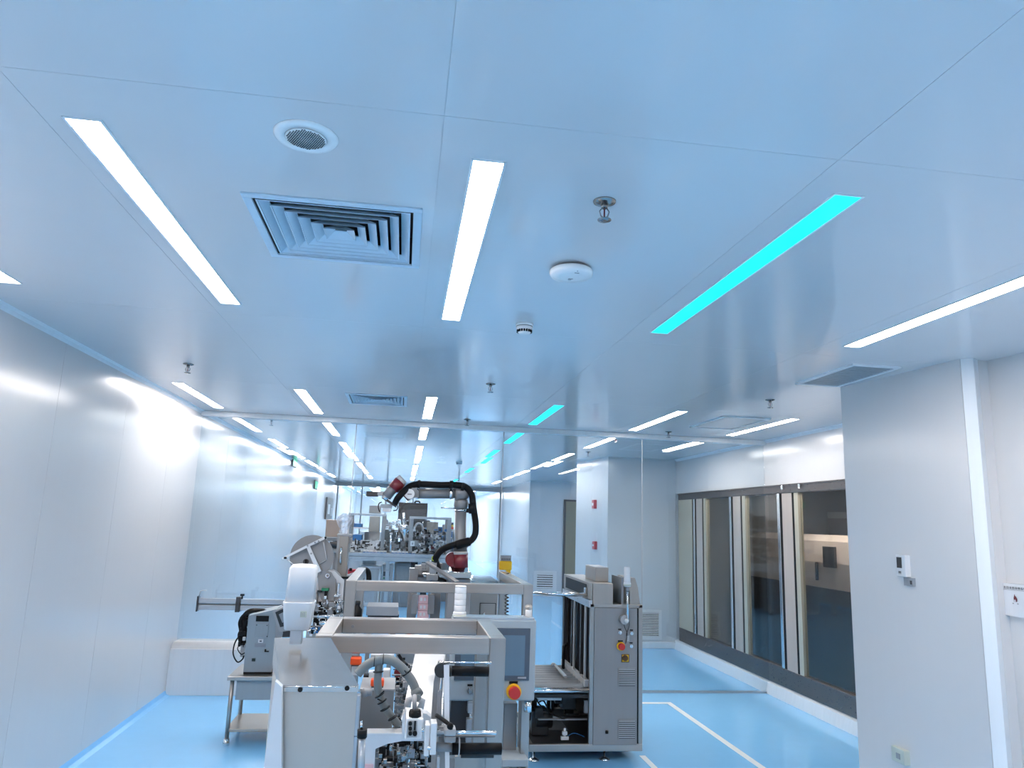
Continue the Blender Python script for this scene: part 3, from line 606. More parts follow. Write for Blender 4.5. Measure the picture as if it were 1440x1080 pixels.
q = t.p('wrist', 'robot'); q.tube([P(543, 699, Y), P(550, 690, Y), P(556, 684, Y)], .034, 20)
t.p('joint_cover', 'maroon').tube([P(553, 688, Y), P(563, 677, Y)], .043, 22)
t.p('joint_cap', 'lightgrey').tube([P(563, 677, Y), P(567, 673, Y)], .042, 22, radii=[.042, .036])
t.p('tool_flange', 'chrome').tube([P(541, 702, Y), P(546, 695, Y)], .026, 16)
t.p('camera_mount', 'lightgrey').pb(530, 691, 542, 697, Y, .06)
t.p('camera', 'charcoal').pb(515, 691, 532, 698, Y, .05, .004)
q = t.p('gripper_plate', 'charcoal'); q.pp([(536, 700), (541, 699), (558, 711), (557, 714)], Y-.02, .09)
t.p('gripper_body', 'panelblue').pb(535, 709, 552, 714.5, Y, .08, .003); t.p('gripper_finger', 'chrome').pb(538, 714, 550, 720, Y+.02, .03, .002)
q = t.p('wire_loop', 'black'); q.pt([(534, 720, Y), (532, 714, Y), (533, 708, Y), (537, 706, Y)], .0035, 6, 4).pt([(553, 709, Y), (559, 711, Y), (558, 717, Y), (553, 718, Y)], .0035, 6, 4)
t.p('pin', 'chrome').pt([(620, 714, Y+.05), (642, 715, Y+.05)], .004, 6)
t.p('clamp_bracket', 'black').pb(655, 715, 664, 721, Y+.05, .03, .002)
t = T('cable_hose', 'thick black corrugated hose looping around the robot arm', 'cable', P(612, 790, Y))
q = t.p('hose', 'rubber'); q.pt([(612, 788, Y+.05), (614, 782, Y+.02), (622, 773, Y), (636, 767, Y-.03), (650, 764, Y-.03), (661, 761, Y-.02), (668, 752, Y), (669, 738, Y), (667, 722, Y), (665, 708, Y), (663, 695, Y), (655, 685, Y), (640, 682, Y), (620, 682, Y), (600, 681, Y), (586, 681, Y), (575, 685, Y-.02), (566, 693, Y-.06), (559, 701, Y-.06), (556, 707, Y-.03)], .0225, 12, 6)
q = t.p('hose_ring', 'black', kind='stuff')
t.p('hose_wrap', 'rubber').pt([(641, 767, Y-.03), (651, 764, Y-.03), (660, 761.5, Y-.02)], .031, 12, 4)
for (a1, b1) in (((587, 680.5), (591, 681)), ((632, 681.5), (637, 682)), ((664, 708), (665, 722)), ((649, 684), (653, 685))): t.p('hose_clamp', 'black').pt([(*a1, Y), (*b1, Y)], .029, 12)
t.p('end_fitting', 'limegreen').pt([(612, 787, Y+.05), (612, 784.5, Y+.04)], .026, 14); t.p('end_fitting', 'darkgreen').pt([(612, 790, Y+.05), (612, 787, Y+.05)], .026, 14)
# platform under the robot
t = T('robot_stand', 'steel stand with top plate carrying the robot arm', 'stand', (b.x, 5.3, 0))
t.p('top_plate', 'panelblue').pb(618, 806, 663, 812.5, Y-.05, .28, .004)
t.p('column', 'greypaint').box(b.x-.08, b.x+.08, 5.2, 5.36, .02, P(645, 812, Y).z-.01, .006); t.p('base_plate', 'greypaint').box(b.x-.16, b.x+.16, 5.12, 5.44, 0, .02)
t.p('side_brace', 'steel').quad([P(598, 790, 5.2), P(602, 789, 5.2), P(646, 817, 4.85), P(640, 818, 4.85)], .02)
t.p('clamp', 'greypaint').pb(600, 808, 616, 816, Y+.05, .06)
t = T('steel_cabinet', 'low steel cabinet with shiny lid and small square door behind the frame', 'cabinet', P(680, 900, 5.5)*1)
q = t.p('body', 'sheet'); A0, B0 = P(660, 820, 5.5), P(701, 820, 5.5); q.box(A0.x, B0.x, 5.5, 5.98, .03, A0.z, .005)
t.p('lid', 'glassdark', label='shiny clear lid').box(A0.x-.01, B0.x, 5.48, 6.0, A0.z+.001, A0.z+.02, .003)
t.p('door', 'sheet').pb(675, 849, 696, 885, 5.488, .012, .003); t.p('door_frame', 'charcoal').pb(674, 848, 697, 886, 5.494, .006, 0)
t.p('knob', 'chrome').pb(679, 862, 682, 868, 5.47, .02)
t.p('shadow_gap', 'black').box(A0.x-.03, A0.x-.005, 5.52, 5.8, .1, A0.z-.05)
t = T('floor_box', 'white box under the robot stand seen beside the small steel cabinet', 'box', P(650, 900, 5.6)); t.p('body', 'lightgrey').box(.24, .34, 5.5, 5.7, 0, .5, .01); t.p('lid', 'white').box(.235, .345, 5.495, 5.705, .5, .52, .005)

t = T('teach_pendant', 'yellow hanging pendant box with coiled black cord', 'pendant', P(711, 800, 5.9)); Y2 = 5.925
t.p('body', 'yellow').pb(702.5, 789, 720, 802, Y2, .06, .008); t.p('neck', 'yellow').pb(712, 800, 718, 808, Y2+.01, .04, .004)
t.p('display', 'stain').pb(704, 781, 719, 789, Y2+.01, .03, .004); q = t.p('key', 'dark', kind='stuff')
for k in range(5): q.pb(705.5+k*2.6, 785.5, 707+k*2.6, 787, Y2+.006, .005, 0)
q = t.p('coiled_cord', 'black'); a_, b2 = P(713, 806, 5.6), P(712.5, 870, 5.6); pts = []
for k in range(200): u = k/199; c_ = a_.lerp(b2, u); pts.append(c_+Vector((.014*cos(u*26*pi), .014*sin(u*26*pi), 0)))
q.tube(pts, .0035, 5)

# ------------------------------------------------------------------ carton magazine and lift columns
Y = 5.5
t = T('lift_column', 'grey twin-column carton magazine in the centre behind the frames', 'machine', P(598, 900, Y))
for a in ((573, 822, 586, 872), (606, 822, 620, 872)):
    x0, x1 = P(a[0], 850, Y).x, P(a[2], 850, Y).x; t.p('column', 'greypaint').box(x0, x1, Y+.06, Y+.16, 0, P(580, 792 if a[0] > 600 else 800, Y).z, .004)
t.p('back_plate', 'lightgrey').pb(583, 795, 606, 822, Y+.08, .05, .004)
for a in ((578, 836, 587, 864), (602, 836, 611, 864)): t.p('guide_block', 'greypaint').pb(*a, Y-.04, .08, .004)
t.p('square_plate', 'lightgrey').pb(592, 792, 601, 803, Y+.06, .02, .002)
for a in ((593.5, 794, 596, 797), (597, 794, 599.5, 797), (593.5, 798, 596, 801), (597, 798, 599.5, 801)): t.p('socket', 'stain').pb(*a, Y+.055, .006, 0)
t.p('gripper_block', 'chrome').pb(594, 806, 604, 811, Y, .06); t.p('gripper_block', 'charcoal').pb(588, 808, 596, 812, Y, .06)
t.p('cable_post', 'alu').pb(604, 789, 614, 812, Y-.02, .06, .003)
t.p('lead', 'black').pt([(614, 790, Y), (617, 800, Y), (615, 812, Y-.02), (622, 816, Y-.03), (634, 822, Y-.03)], .018, 8, 4)
gp = 'pink cartons stacked in the magazine'
for k, (a, lab) in enumerate((((587, 859, 603, 871), 'pink carton at the bottom of the magazine stack'), ((587.5, 849, 602.5, 858.6), 'pink carton in the middle of the magazine stack'), ((588, 838, 602, 848.6), 'pink carton at the top of the magazine stack'))):
    t = T('carton', lab, 'carton', P(595, a[3], Y), group=gp); q = t.p('box', 'pink'); q.pb(*a, Y-.02, .07, .002); q.sub('print', 'plastic').pb(a[0]+3, a[1]+2.5, a[0]+6, a[1]+7, Y-.022, .003, 0).pb(a[0]+8, a[1]+2.5, a[0]+11, a[1]+7, Y-.022, .003, 0)

# ------------------------------------------------------------------ K: steel conveyor cabinet on the right
Y = 6.1; YB = 7.12
A0, B0, C0 = P(828, 850, Y), P(903, 850, Y), P(745, 1053, Y)
XA, XB, XC = P(829, 950, Y).x, P(903.5, 950, Y).x, P(744, 1053, Y).x; Z1 = P(870, 850, Y).z; Z0 = P(830, 1057, Y).z; ZT = P(835, 820, Y).z
t = T('conveyor_cabinet', 'tall stainless machine cabinet with roller conveyor and control door at right', 'machine', ((XC+XB)/2, 6.6, 0))
fw = .034
q = t.p('base_frame', 'steel'); q.box(XC, XB, Y, Y+fw, Z0, Z0+.055, .003); q.box(XC, XB, YB-fw, YB, Z0, Z0+.055, .003); q.box(XB-fw, XB, Y+fw, YB-fw, Z0, Z0+.055, .003); q.box(XC, XC+fw, Y+fw, YB-fw, Z0, Z0+.055, .003)
t.p('base_tray', 'charcoal').box(XC+fw, XB-fw, Y+fw, YB-fw, Z0+.01, Z0+.03)
for xx, nm in ((XA, 'corner_post'), (XB-fw, 'corner_post')):
    for yy in (Y, YB-fw): t.p(nm, 'steelz').box(xx, xx+fw, yy, yy+fw, Z0+.055, Z1, .003)
t.p('top_rail', 'steel').box(XA, XB, Y, Y+fw, Z1-.028, Z1, .003)
t.p('side_cover', 'sheet').box(XB-.012, XB-.002, Y+fw, YB-fw, Z0+.05, Z1-.002)
t.p('back_cover', 'sheet').box(XA+fw, XB-fw, YB-.02, YB-.005, Z0+.05, Z1)
t.p('top_cover', 'sheet').box(XA+.16, XB, Y+fw, YB-fw, Z1-.012, Z1-.002)
dr = t.p('door', 'greypaint', label='flat grey control door with switches'); dr.pb(835, 855, 896, 1048, Y-.006, .02, .003)
t.p('door_gap', 'black').pb(834, 854, 897.5, 1049.5, Y+.006, .01, 0)
keyswitch(dr_t := t, 871.5, 889.5, Y-.006, 2.4); keyswitch(t, 888, 890.5, Y-.006, 2.4); keyswitch(t, 887.5, 908.5, Y-.006, 2.4)
estop(t, 872.5, 908.5, Y-.006, 4.6)
q = t.p('rotary_switch_plate', 'brown'); q.pb(874, 920, 885, 931.5, Y-.012, .006, .001); t.p('rotary_switch_ring', 'yellow').pb(875, 921, 884, 930.5, Y-.015, .004, 0)
q = t.p('rotary_switch_knob', 'brown'); q.pd(879.5, 925.7, 4, Y-.03, .016, 18); q.pb(878.6, 921.5, 880.8, 930, Y-.042, .014)
for y0_, y1_ in ((939, 966), (1012, 1040)):
    f_ = t.p('vent_frame', 'greypaint'); f_.pb(869, y0_, 894.5, y1_, Y-.010, .005, .001); n = 9
    for k in range(n): yy = y0_+2+k*(y1_-y0_-3)/n; f_.sub('vent_slat', 'lightgrey').pb(870.5, yy, 893, yy+1.3, Y-.014, .005, 0); f_.sub('vent_slot', 'dark').pb(870.5, yy+1.4, 893, yy+2.3, Y-.0112, .002, 0)
t.p('latch', 'black').pb(852, 1028, 855.5, 1032, Y-.02, .015, .002)
for px in (850,): c_ = P(px, 1057, Y+.06); foot(t, c_.x, Y+.06, Z0)
for xx, yy in ((XB-.06, YB-.06), (XA-.3, YB-.06), (XC+.05, Y+.06), (XB-.35, YB-.06)): foot(t, xx, yy, Z0)
# raised head box over the opening, running back
hx0, hx1 = XA-.004, P(862, 835, Y).x
t.p('head_box', 'sheet').box(hx0+.02, hx1, Y-.004, YB, Z1-.001, ZT, .004)
t.p('head_side', 'sheet').box(hx0, hx0+.018, Y+.003, YB, Z1+.035, ZT+.0, .002)
t.p('head_opening', 'black').box(hx0-.004, hx0-.001, Y+.12, YB-.1, Z1+.05, ZT-.02)
t.p('head_valve', 'chrome').box(hx0-.02, hx0-.005, Y+.10, Y+.14, Z1+.06, Z1+.12, .003)
t.p('side_beam', 'alu').box(hx0-.012, hx0+.02, Y+.003, YB, Z1-.03, Z1+.03, .003)
q = t.p('guard_panel', 'black'); q.box(XA+.04, XA+.05, Y+.06, YB-.05, P(820, 972, Y).z, Z1-.02)
q = t.p('guard_frame', 'charcoal')
zz = P(820, 968, Y).z
q.box(XA-.01, XA+.03, Y+.28, Y+.31, zz, Z1-.03).box(XA-.01, XA+.03, YB-.06, YB, Z0+.05, Z1-.03).box(XA-.01, XA+.03, Y+.62, Y+.65, zz, Z1-.03)
t.p('guard_rod', 'lightgrey').box(XA-.02, XA-.005, Y+.10, Y+.125, zz+.03, Z1-.03); t.p('guard_rod', 'lightgrey').box(XA-.02, XA-.005, Y+.5, Y+.525, zz+.03, Z1-.03)
t.p('guard_sill', 'lightgrey').box(XA-.03, XA+.01, Y+.05, YB-.06, zz, zz+.055, .003)
t.p('pull_handle', 'black').tube([(XA-.01, Y+.78, zz+.22), (XA-.05, Y+.76, zz+.2), (XA-.055, Y+.74, zz+.12), (XA-.05, Y+.76, zz+.0), (XA-.01, Y+.78, zz-.0+.03)], .014, 8)
# rollers
zr = P(790, 972, Y).z; xl = P(700, 972, Y).x
t.p('edge_roller', 'chrome').tube([(xl, Y+.02, zr), (XA, Y+.02, zr)], .021, 16)
for k in range(9): t.p('roller', 'lightgrey').tube([(xl, Y+.11+k*.095, zr+.004), (XA, Y+.11+k*.095, zr+.004)], .036, 14)
t.p('roller_bed', 'dark').box(xl, XA, Y+.04, Y+.95, zr-.06, zr-.035); t.p('bed_rail', 'steel').box(xl-.03, xl, Y, YB, zr-.06, zr+.05)
t.p('guide_lever', 'lightgrey').quad([P(778, 934, 6.6), P(781, 933, 6.6), P(797, 950, 6.3), P(793, 951, 6.3)], .02).ball(P(778, 935, 6.6), .02)
# lower works
t.p('motor', 'dark').tube([P(753, 1010, Y+.35), P(775, 1010, Y+.35)], .075, 18).pb(748, 1000, 772, 1035, Y+.3, .2, .01)
t.p('drive_plate', 'stain').pp([(765, 1012), (790, 1014), (812, 1045), (783, 1045)], Y+.5, .02)
t.p('cross_tube', 'sheet').pb(752, 999, 812, 1003, Y+.6, .04); t.p('cross_tube', 'stain').pb(757, 1011, 826, 1013, Y+.2, .03)
t.p('white_cover', 'white').pb(757, 981, 790, 985, Y+.1, .2, .004)
t.p('valve', 'white').pb(789, 1036, 800, 1041, Y+.1, .03, .003).pb(791, 1029, 798, 1034, Y+.1, .03, .003).pt([(794, 1024, Y+.12), (794, 1037, Y+.12)], .01)
q = t.p('wiring', 'black'); q.pt([(752, 980, Y+.2), (764, 996, Y+.2), (790, 1010, Y+.2), (815, 1012, Y+.25)], .006, 6, 5).pt([(757, 988, Y+.15), (765, 986, Y+.15), (772, 1003, Y+.15)], .006, 6, 5)
q = t.p('air_line', 'blue'); q.pt([(798, 1035, Y+.1), (808, 1031, Y+.1), (822, 1036, Y+.1)], .003, 5, 5)
clutter(t.p('drive_mechanism', 'dark', kind='stuff'), XC+.05, XA-.02, Y+.3, Y+.9, Z0+.1, zr-.1, 40, 5, .06)
t.p('side_bracket', 'lightgrey').pb(822, 985, 827, 1003, Y+.1, .03)
# things on the top
t.p('curved_guard', 'sheet', label='curved brownish steel guard').prism([(P(887, 850, Y).x, Y+.02, Z1)] + [(P(x, y, Y).x, Y+.02, P(x, y, Y).z) for x, y in ((886, 813), (894, 813), (898, 826), (901, 850))], (0, .35, 0))
t.p('guard_flange', 'stain').pb(874, 812, 877, 850, Y+.03, .3, .001)
t.p('slot', 'black').box(P(862, 840, Y).x, P(876, 840, Y).x, Y+.3, Y+.34, Z1, Z1+.1); t.p('ledge', 'lightgrey').box(P(862, 840, Y).x, P(875, 840, Y).x, Y+.29, Y+.30, Z1+.085, Z1+.1)
t = T('junction_box', 'small square steel box on top of the conveyor cabinet', 'box', P(842, 820, Y+.12)); a_ = P(837, 819.5, Y+.15); b2 = P(856, 799, Y+.15)
t.p('body', 'sheet').box(a_.x, b2.x, Y+.15, Y+.5, ZT, b2.z, .005); t.p('lid', 'lightgrey').box(a_.x-.002, b2.x+.002, Y+.148, Y+.502, b2.z, b2.z+.006, .001)
t = T('signal_lamp', 'slim white signal lamp on a thin pole at the right cabinet', 'signal lamp', P(881, 870, Y-.05)); Y3 = Y-.06
signal_lamp(t, 882, 797, 825, Y3, 4.8, tiers=3)
t.p('pole', 'chrome').pt([(882.5, 825, Y3), (882.5, 872, Y3)], .0115, 12); t.p('pole_socket', 'greypaint').pt([(882.5, 824, Y3), (882.5, 831, Y3)], .017, 12)
t.p('swivel', 'lightgrey').disc(P(879, 872, Y3-.0), .036, .055, 20); t.p('swivel_hub', 'white').ball(P(881, 873, Y3-.01), .018)
q = t.p('lead', 'dark'); q.pt([(879, 866, Y-.03), (878, 880, Y-.03), (882, 891, Y-.03), (880, 905, Y-.02)], .003, 5, 5).pt([(884, 868, Y-.03), (885, 880, Y-.03), (881, 892, Y-.03), (884, 900, Y-.03)], .003, 5, 5)
t.p('tag', 'lightgrey').pb(882, 894, 885, 902, Y-.035, .004, 0)
t = T('guide_rod', 'long thin silver rod spanning from the second frame to the steel cabinet', 'rod', P(790, 835, Y+.1)); q = t.p('rod', 'chrome'); q.pt([(736, 834, 6.3), (830, 836.5, 6.2)], .016, 12); t.p('rod_end', 'greypaint').pt([(735, 834, 6.3), (738, 834, 6.3)], .022, 12)

# ------------------------------------------------------------------ H: table with control box
t = T('side_table', 'stainless steel side table with lower shelf at the left', 'table', (-1.05, 6.85, 0)); x0, x1, zt = -1.345, -.72, .535
t.p('table_top', 'steel').box(x0, x1, 6.58, 7.12, zt-.032, zt, .004); t.p('apron', 'panelblue').box(x0+.07, x1-.03, 6.62, 6.635, zt-.19, zt-.032)
for xx in (x0+.035, x1-.035):
    for yy in (6.62, 7.08):
        t.p('leg', 'steelz').tube([(xx, yy, .05), (xx, yy, zt-.03)], .017, 12); t.p('levelling_foot', 'chrome').lathe((xx, yy, 0), [(.025, 0), (.028, .012), (.022, .05)], 14)
t.p('shelf', 'sheet').box(x0+.02, x1-.02, 6.61, 7.1, .10, .125, .004)
Y = 6.66
t = T('control_box', 'grey tilted control box with small display on the left side table', 'controller', P(362, 948, Y)); q = t.p('body', 'panelblue')
q.pp([(342, 945), (349.5, 866), (388, 857), (387, 900), (381, 945)], Y, .34)
t.p('side_body', 'lightgrey').hull([P(387, 858, Y), P(381, 945, Y), P(387, 858, Y)+Vector((0, .34, 0)), P(398, 890, Y+.02), P(392, 920, Y+.02), P(385, 945, Y+.1)])
t.p('display_head', 'lightgrey').hull([p+Vector((0, dy, 0)) for p in (P(383, 860, Y-.02), P(406, 851, Y-.02), P(406, 887, Y-.02), P(393, 889, Y-.02)) for dy in (0, .2)])
t.p('display_bezel', 'dark').pp([(387, 861), (401, 855), (403, 880), (394, 882)], Y-.026, .006); t.p('display', 'stain').pp([(392, 864), (400, 860), (401, 874), (397, 876)], Y-.03, .005)
t.p('slot', 'black').pb(360, 866, 378, 874, Y-.004, .005, 0); t.p('cover_plate', 'panelblue').pb(359, 877, 377, 897, Y-.008, .009, .002)
for a in ((361, 879), (375.5, 879.5), (375.5, 895)): t.p('screw', 'dark').pd(*a, .7, Y-.01, .003, 8)
t.p('label', 'white').pb(363, 899, 370, 904, Y-.004, .005, 0); t.p('print', 'dark').pb(365, 901, 368, 902.5, Y-.006, .003, 0); t.p('name_plate', 'stain').pb(358, 905, 374, 910, Y-.004, .005, 0); t.p('latch', 'black').pb(372, 913, 374, 917, Y-.01, .012, 0).pb(374, 915.5, 378, 917, Y-.01, .012, 0)
t.p('button', 'darkgreen').pb(354, 926, 359, 930, Y-.006, .007, 0); t.p('base_strip', 'black').pb(342, 945, 381, 949.5, Y+.01, .3, 0)
t.p('lower_cover', 'charcoal').pp([(392, 888), (403, 884), (408, 888), (408, 896), (393, 896)], Y+.02, .12)
t.p('rear_box', 'lightgrey').pb(338, 907, 345, 924, Y+.2, .1, .004)
t = T('cable_bundle', 'tangled black cables hanging down the left side of the control box', 'cable', P(340, 900, 6.9)); Yc = 6.85
for k, pts in enumerate(([(375, 860, Yc), (358, 859, Yc), (345, 864, Yc), (339, 872, Yc), (341, 884, Yc), (344, 905, Yc)], [(372, 858, Yc+.04), (352, 858, Yc), (342, 866, Yc), (337, 875, Yc), (338, 885, Yc), (341, 900, Yc)], [(348, 872, Yc), (343, 884, Yc), (337, 892, Yc), (339, 905, Yc)], [(337, 893, Yc), (330, 905, Yc), (328, 920, Yc), (334, 931, Yc), (341, 927, Yc), (343, 922, Yc)], [(338, 906, Yc), (334, 912, Yc), (339, 920, Yc), (344, 918, Yc)], [(346, 868, Yc), (344, 880, Yc), (346, 892, Yc), (340, 899, Yc)])):
    t.p('cable', 'black').pt(pts, (.016, .013, .018, .006, .004, .018)[k], 8, 5)
clutter(t.p('plug_cluster', 'black', kind='stuff'), P(338, 890, Yc).x, P(345, 890, Yc).x, Yc-.03, Yc+.05, P(340, 906, Yc).z, P(340, 868, Yc).z, 26, 8, .022)
q = t.p('cable_tie', 'white'); q.pb(341, 896, 345, 901, Yc-.05, .02)
# guide rail in front of the glass
t = T('guide_rail', 'long aluminium guide rail with black clamps in front of the left glass', 'rail', P(300, 850, 8.1)); Yr = 8.1
a_, b2 = P(277, 841, Yr), P(468, 872, Yr); za, zb = .87, .985
t.p('rail', 'alu').box(a_.x, .0-.35, Yr, Yr+.04, za+.065, zb, .003); t.p('rail', 'alu').box(a_.x, -.35, Yr+.0, Yr+.04, za, za+.05, .003); t.p('backing_web', 'panelblue').box(a_.x, -.35, Yr+.02, Yr+.03, za+.02, zb-.02)
for px in (278, 335): x = P(px, 848, Yr).x; t.p('clamp', 'charcoal').box(x-.022 if px > 300 else x-.008, x+.022 if px > 300 else x+.008, Yr-.02, Yr+.05, za-.015, zb+.02, .002)
x = P(341, 836, Yr).x; t.p('clamp_knob', 'black').tube([(x, Yr, zb+.0), (x, Yr, zb+.045)], .008, 8).box(x-.02, x+.02, Yr-.01, Yr+.02, zb+.03, zb+.05, .003)
x = P(280, 836, Yr).x; t.p('end_bracket', 'lightgrey').tube([(x, Yr, zb), (x+.01, Yr, zb+.07), (x+.07, Yr, zb+.08)], .007, 6)
for xx in (-.42, -.9): t.p('support_post', 'alu').box(xx-.02, xx+.02, Yr+.045, Yr+.085, 0, zb-.02)

# ------------------------------------------------------------------ I: labelling reel unit
Y = 5.6
t = T('reel_unit', 'labelling machine with large grey reel disc and white arms at the left', 'machine', P(450, 900, Y+.2))
t.p('base_cabinet', 'sheet').box(P(428, 900, Y).x, P(481, 900, Y).x, Y+.07, Y+.27, .05, P(450, 884, Y).z, .006)
t.p('reel_disc', 'greypaint', label='large round grey reel disc').disc(P(438.5, 783, Y), 28.5*Y/F, .012, 40)
t.p('reel_core', 'charcoal').disc(P(430, 790, Y-.01), .02, .02); t.p('reel_shaft', 'black').pb(428.5, 787, 431.5, 794, Y-.02, .02)
t.p('square_cover', 'greypaint').pp([(436, 768), (456, 759), (460, 786), (449, 793)], Y-.012, .01); t.p('cover_edge', 'plastic').pt([(449, 793, Y-.015), (459.5, 787, Y-.015), (454.5, 762, Y-.015)], .0025, 6)
t.p('long_arm', 'plastic').quad([P(396, 784.5, Y-.03), P(397.5, 787, Y-.03), P(457, 758, Y-.03), P(456, 754.5, Y-.03)], .012)
t.p('short_arm', 'plastic').quad([P(430.5, 769, Y-.045), P(435.5, 767.5, Y-.045), P(451.5, 803, Y-.045), P(446, 806, Y-.045)], .012)
for a in ((432.5, 767.5), (443, 763), (437.5, 778.5), (448, 761)): t.p('bolt', 'stain').pd(*a, 1.2, Y-.06, .008, 10)
t.p('arm_tip', 'black').pb(399, 783, 403, 786, Y-.045, .02).pt([(457, 755, Y-.03), (458, 758, Y-.03)], .009, 8)
t.p('brace_wire', 'white').pt([(404, 787, Y-.03), (414, 795, Y-.03)], .003, 5)
t.p('back_plate', 'plastic', label='white shaped back plate').pp([(440, 812), (449, 805), (458, 801), (470, 803), (484, 816), (480, 868), (440, 868)], Y+.02, .015)
t.p('cam_plate', 'greypaint').pp([(447, 812), (452, 804), (459, 802), (466, 805), (472, 815), (472.5, 830), (469, 845), (462, 852), (457, 851), (451, 842), (447.5, 828)], Y-.01, .014)
t.p('rim_disc', 'lightgrey').disc(P(464, 817, Y+.05), 15*Y/F, .02, 28)
t.p('pivot_ring', 'chrome').pd(460.5, 809.5, 2.8, Y-.025, .015, 16); t.p('pivot_hole', 'greypaint').pd(460.5, 809.5, 1.7, Y-.03, .006, 14)
t.p('sensor', 'green').pb(452, 827, 462.5, 831, Y-.04, .03); t.p('sensor_body', 'black').pb(456, 831, 460, 843, Y-.035, .025); t.p('sensor_arm', 'dark').pb(446, 830, 453, 833, Y-.03, .02)
t.p('edge_clamp', 'black').pb(436.5, 824, 440.5, 841, Y-.03, .04, .004); t.p('side_cylinder', 'lightgrey').pt([(443, 833, Y), (443, 850, Y)], .02).pt([(451, 852, Y), (451, 862, Y)], .02)
q = t.p('hose', 'black'); q.pt([(436, 850, Y-.05), (445, 851, Y-.05), (455, 856, Y-.04), (462, 866, Y-.04)], .011, 8, 5).pt([(465, 868, Y-.05), (464, 858, Y-.05), (468, 851, Y-.05), (473, 847, Y-.04)], .009, 8, 5).pt([(434, 868, Y-.1), (446, 862, Y-.1), (462, 866, Y-.1)], .011, 8, 5)
t.p('cross_rod', 'chrome').pt([(437, 867, Y-.12), (480, 866, Y-.12)], .01).pt([(449, 876, Y-.2), (470, 875, Y-.2)], .012)
t.p('rod_clamp', 'chrome').pb(436, 860, 441, 880, Y-.13, .03, .003); t.p('rod_end', 'chrome').ball(P(479, 866, Y-.12), .014)
t.p('side_hardware', 'chrome').pb(474, 820, 477, 836, Y-.0, .02, .002).pb(471, 836, 477, 840, Y-.01, .02).pb(474, 842, 479, 858, Y-.01, .015)
clutter(t.p('chrome_fittings', 'chrome', kind='stuff'), P(434, 870, Y-.1).x, P(482, 870, Y-.1).x, Y-.16, Y-.02, P(450, 893, Y-.1).z, P(450, 835, Y-.1).z, 60, 13, .012)
clutter(t.p('white_fittings', 'white', kind='stuff'), P(436, 870, Y-.1).x, P(482, 870, Y-.1).x, Y-.18, Y-.08, P(450, 893, Y-.1).z, P(450, 852, Y-.1).z, 40, 14, .011)
clutter(t.p('blue_fittings', 'blue', kind='stuff'), P(436, 870, Y-.1).x, P(460, 870, Y-.1).x, Y-.18, Y-.08, P(450, 893, Y-.1).z, P(450, 880, Y-.1).z, 9, 15, .012)
clutter(t.p('feed_mechanism', 'mechanism', kind='stuff'), P(433, 870, Y-.1).x, P(480, 870, Y-.1).x, Y-.14, Y+.06, P(450, 893, Y-.1).z, P(450, 848, Y-.1).z, 46, 11, .022)
clutter(t.p('dark_mechanism', 'black', kind='stuff'), P(433, 870, Y).x, P(478, 870, Y).x, Y-.06, Y+.1, P(450, 893, Y-.1).z, P(450, 845, Y-.1).z, 34, 12, .03)
t = T('hopper_tube', 'upright steel hopper tube with long handle beside the reel unit', 'hopper', P(480, 815, 5.9)); Yh = 5.9
t.p('body', 'sheet').pb(472.5, 753, 489, 811, Yh, .12, .006); t.p('front_edge', 'lightgrey').pb(472.5, 753, 475.5, 811, Yh-.004, .005, 0); t.p('top_flange', 'lightgrey').pb(474, 751, 494, 754, Yh-.01, .14, .002)
t.p('handle', 'chrome').pt([(480, 770, Yh-.0), (479.5, 772, Yh-.03), (479, 790, Yh-.03), (479, 793, Yh)], .008, 8); t.p('base_ring', 'black').pb(479, 811, 490, 814, Yh, .12); t.p('support_post', 'greypaint').box(P(476, 815, Yh).x, P(487, 815, Yh).x, Yh+.03, Yh+.1, .95, P(480, 811, Yh).z)
t.p('side_latch', 'stain').pb(490, 757, 495, 764, Yh+.02, .03)
t = T('plastic_bag', 'clear crumpled plastic bag bulging above the hopper tube', 'bag', P(484, 752, Yh)); c_ = P(484, 738, Yh+.06); z0 = P(484, 752, Yh).z; q = t.p('film', 'bag'); hgt = P(484, 722, Yh).z-z0
rb = random.Random(9); tb = bmesh.new(); rings = []
for u, rr_ in ((0, .028), (.12, .033), (.25, .031), (.4, .042), (.55, .052), (.7, .060), (.82, .056), (.92, .04), (1, .012)):
    rings.append([tb.verts.new((c_.x+(rr_*(1+rb.uniform(-.16, .16)))*cos(2*pi*k/14), Yh+.06+rr_*(1+rb.uniform(-.16, .16))*sin(2*pi*k/14), z0+hgt*u+rb.uniform(-.006, .006))) for k in range(14)])
for i in range(len(rings)-1):
    for k in range(14): tb.faces.new((rings[i][k], rings[i][(k+1) % 14], rings[i+1][(k+1) % 14], rings[i+1][k]))
tb.faces.new(rings[-1]); q._add(tb)
t = T('brown_box', 'brown cardboard-coloured box behind the hopper tube', 'box', P(465, 756, 7.4)); t.p('box', 'carton').pb(458, 731, 478, 755, 7.4, .2, .004); t.p('shelf_bracket', 'lightgrey').pb(458, 755, 478, 757, 7.38, .22); 
t.p('stand_post', 'greypaint').box(P(470, 757, 7.4).x, P(470, 757, 7.4).x+.05, 7.45, 7.5, 0, P(465, 757, 7.4).z); t.p('side_gear', 'dark').pb(466, 762, 473, 771, 7.4, .1).pt([(464, 766, 7.4), (476, 766, 7.4)], .03)
t.p('rail', 'lightgrey').pb(459, 757, 478, 761, 7.41, .05).pb(459, 772, 478, 777, 7.41, .05)

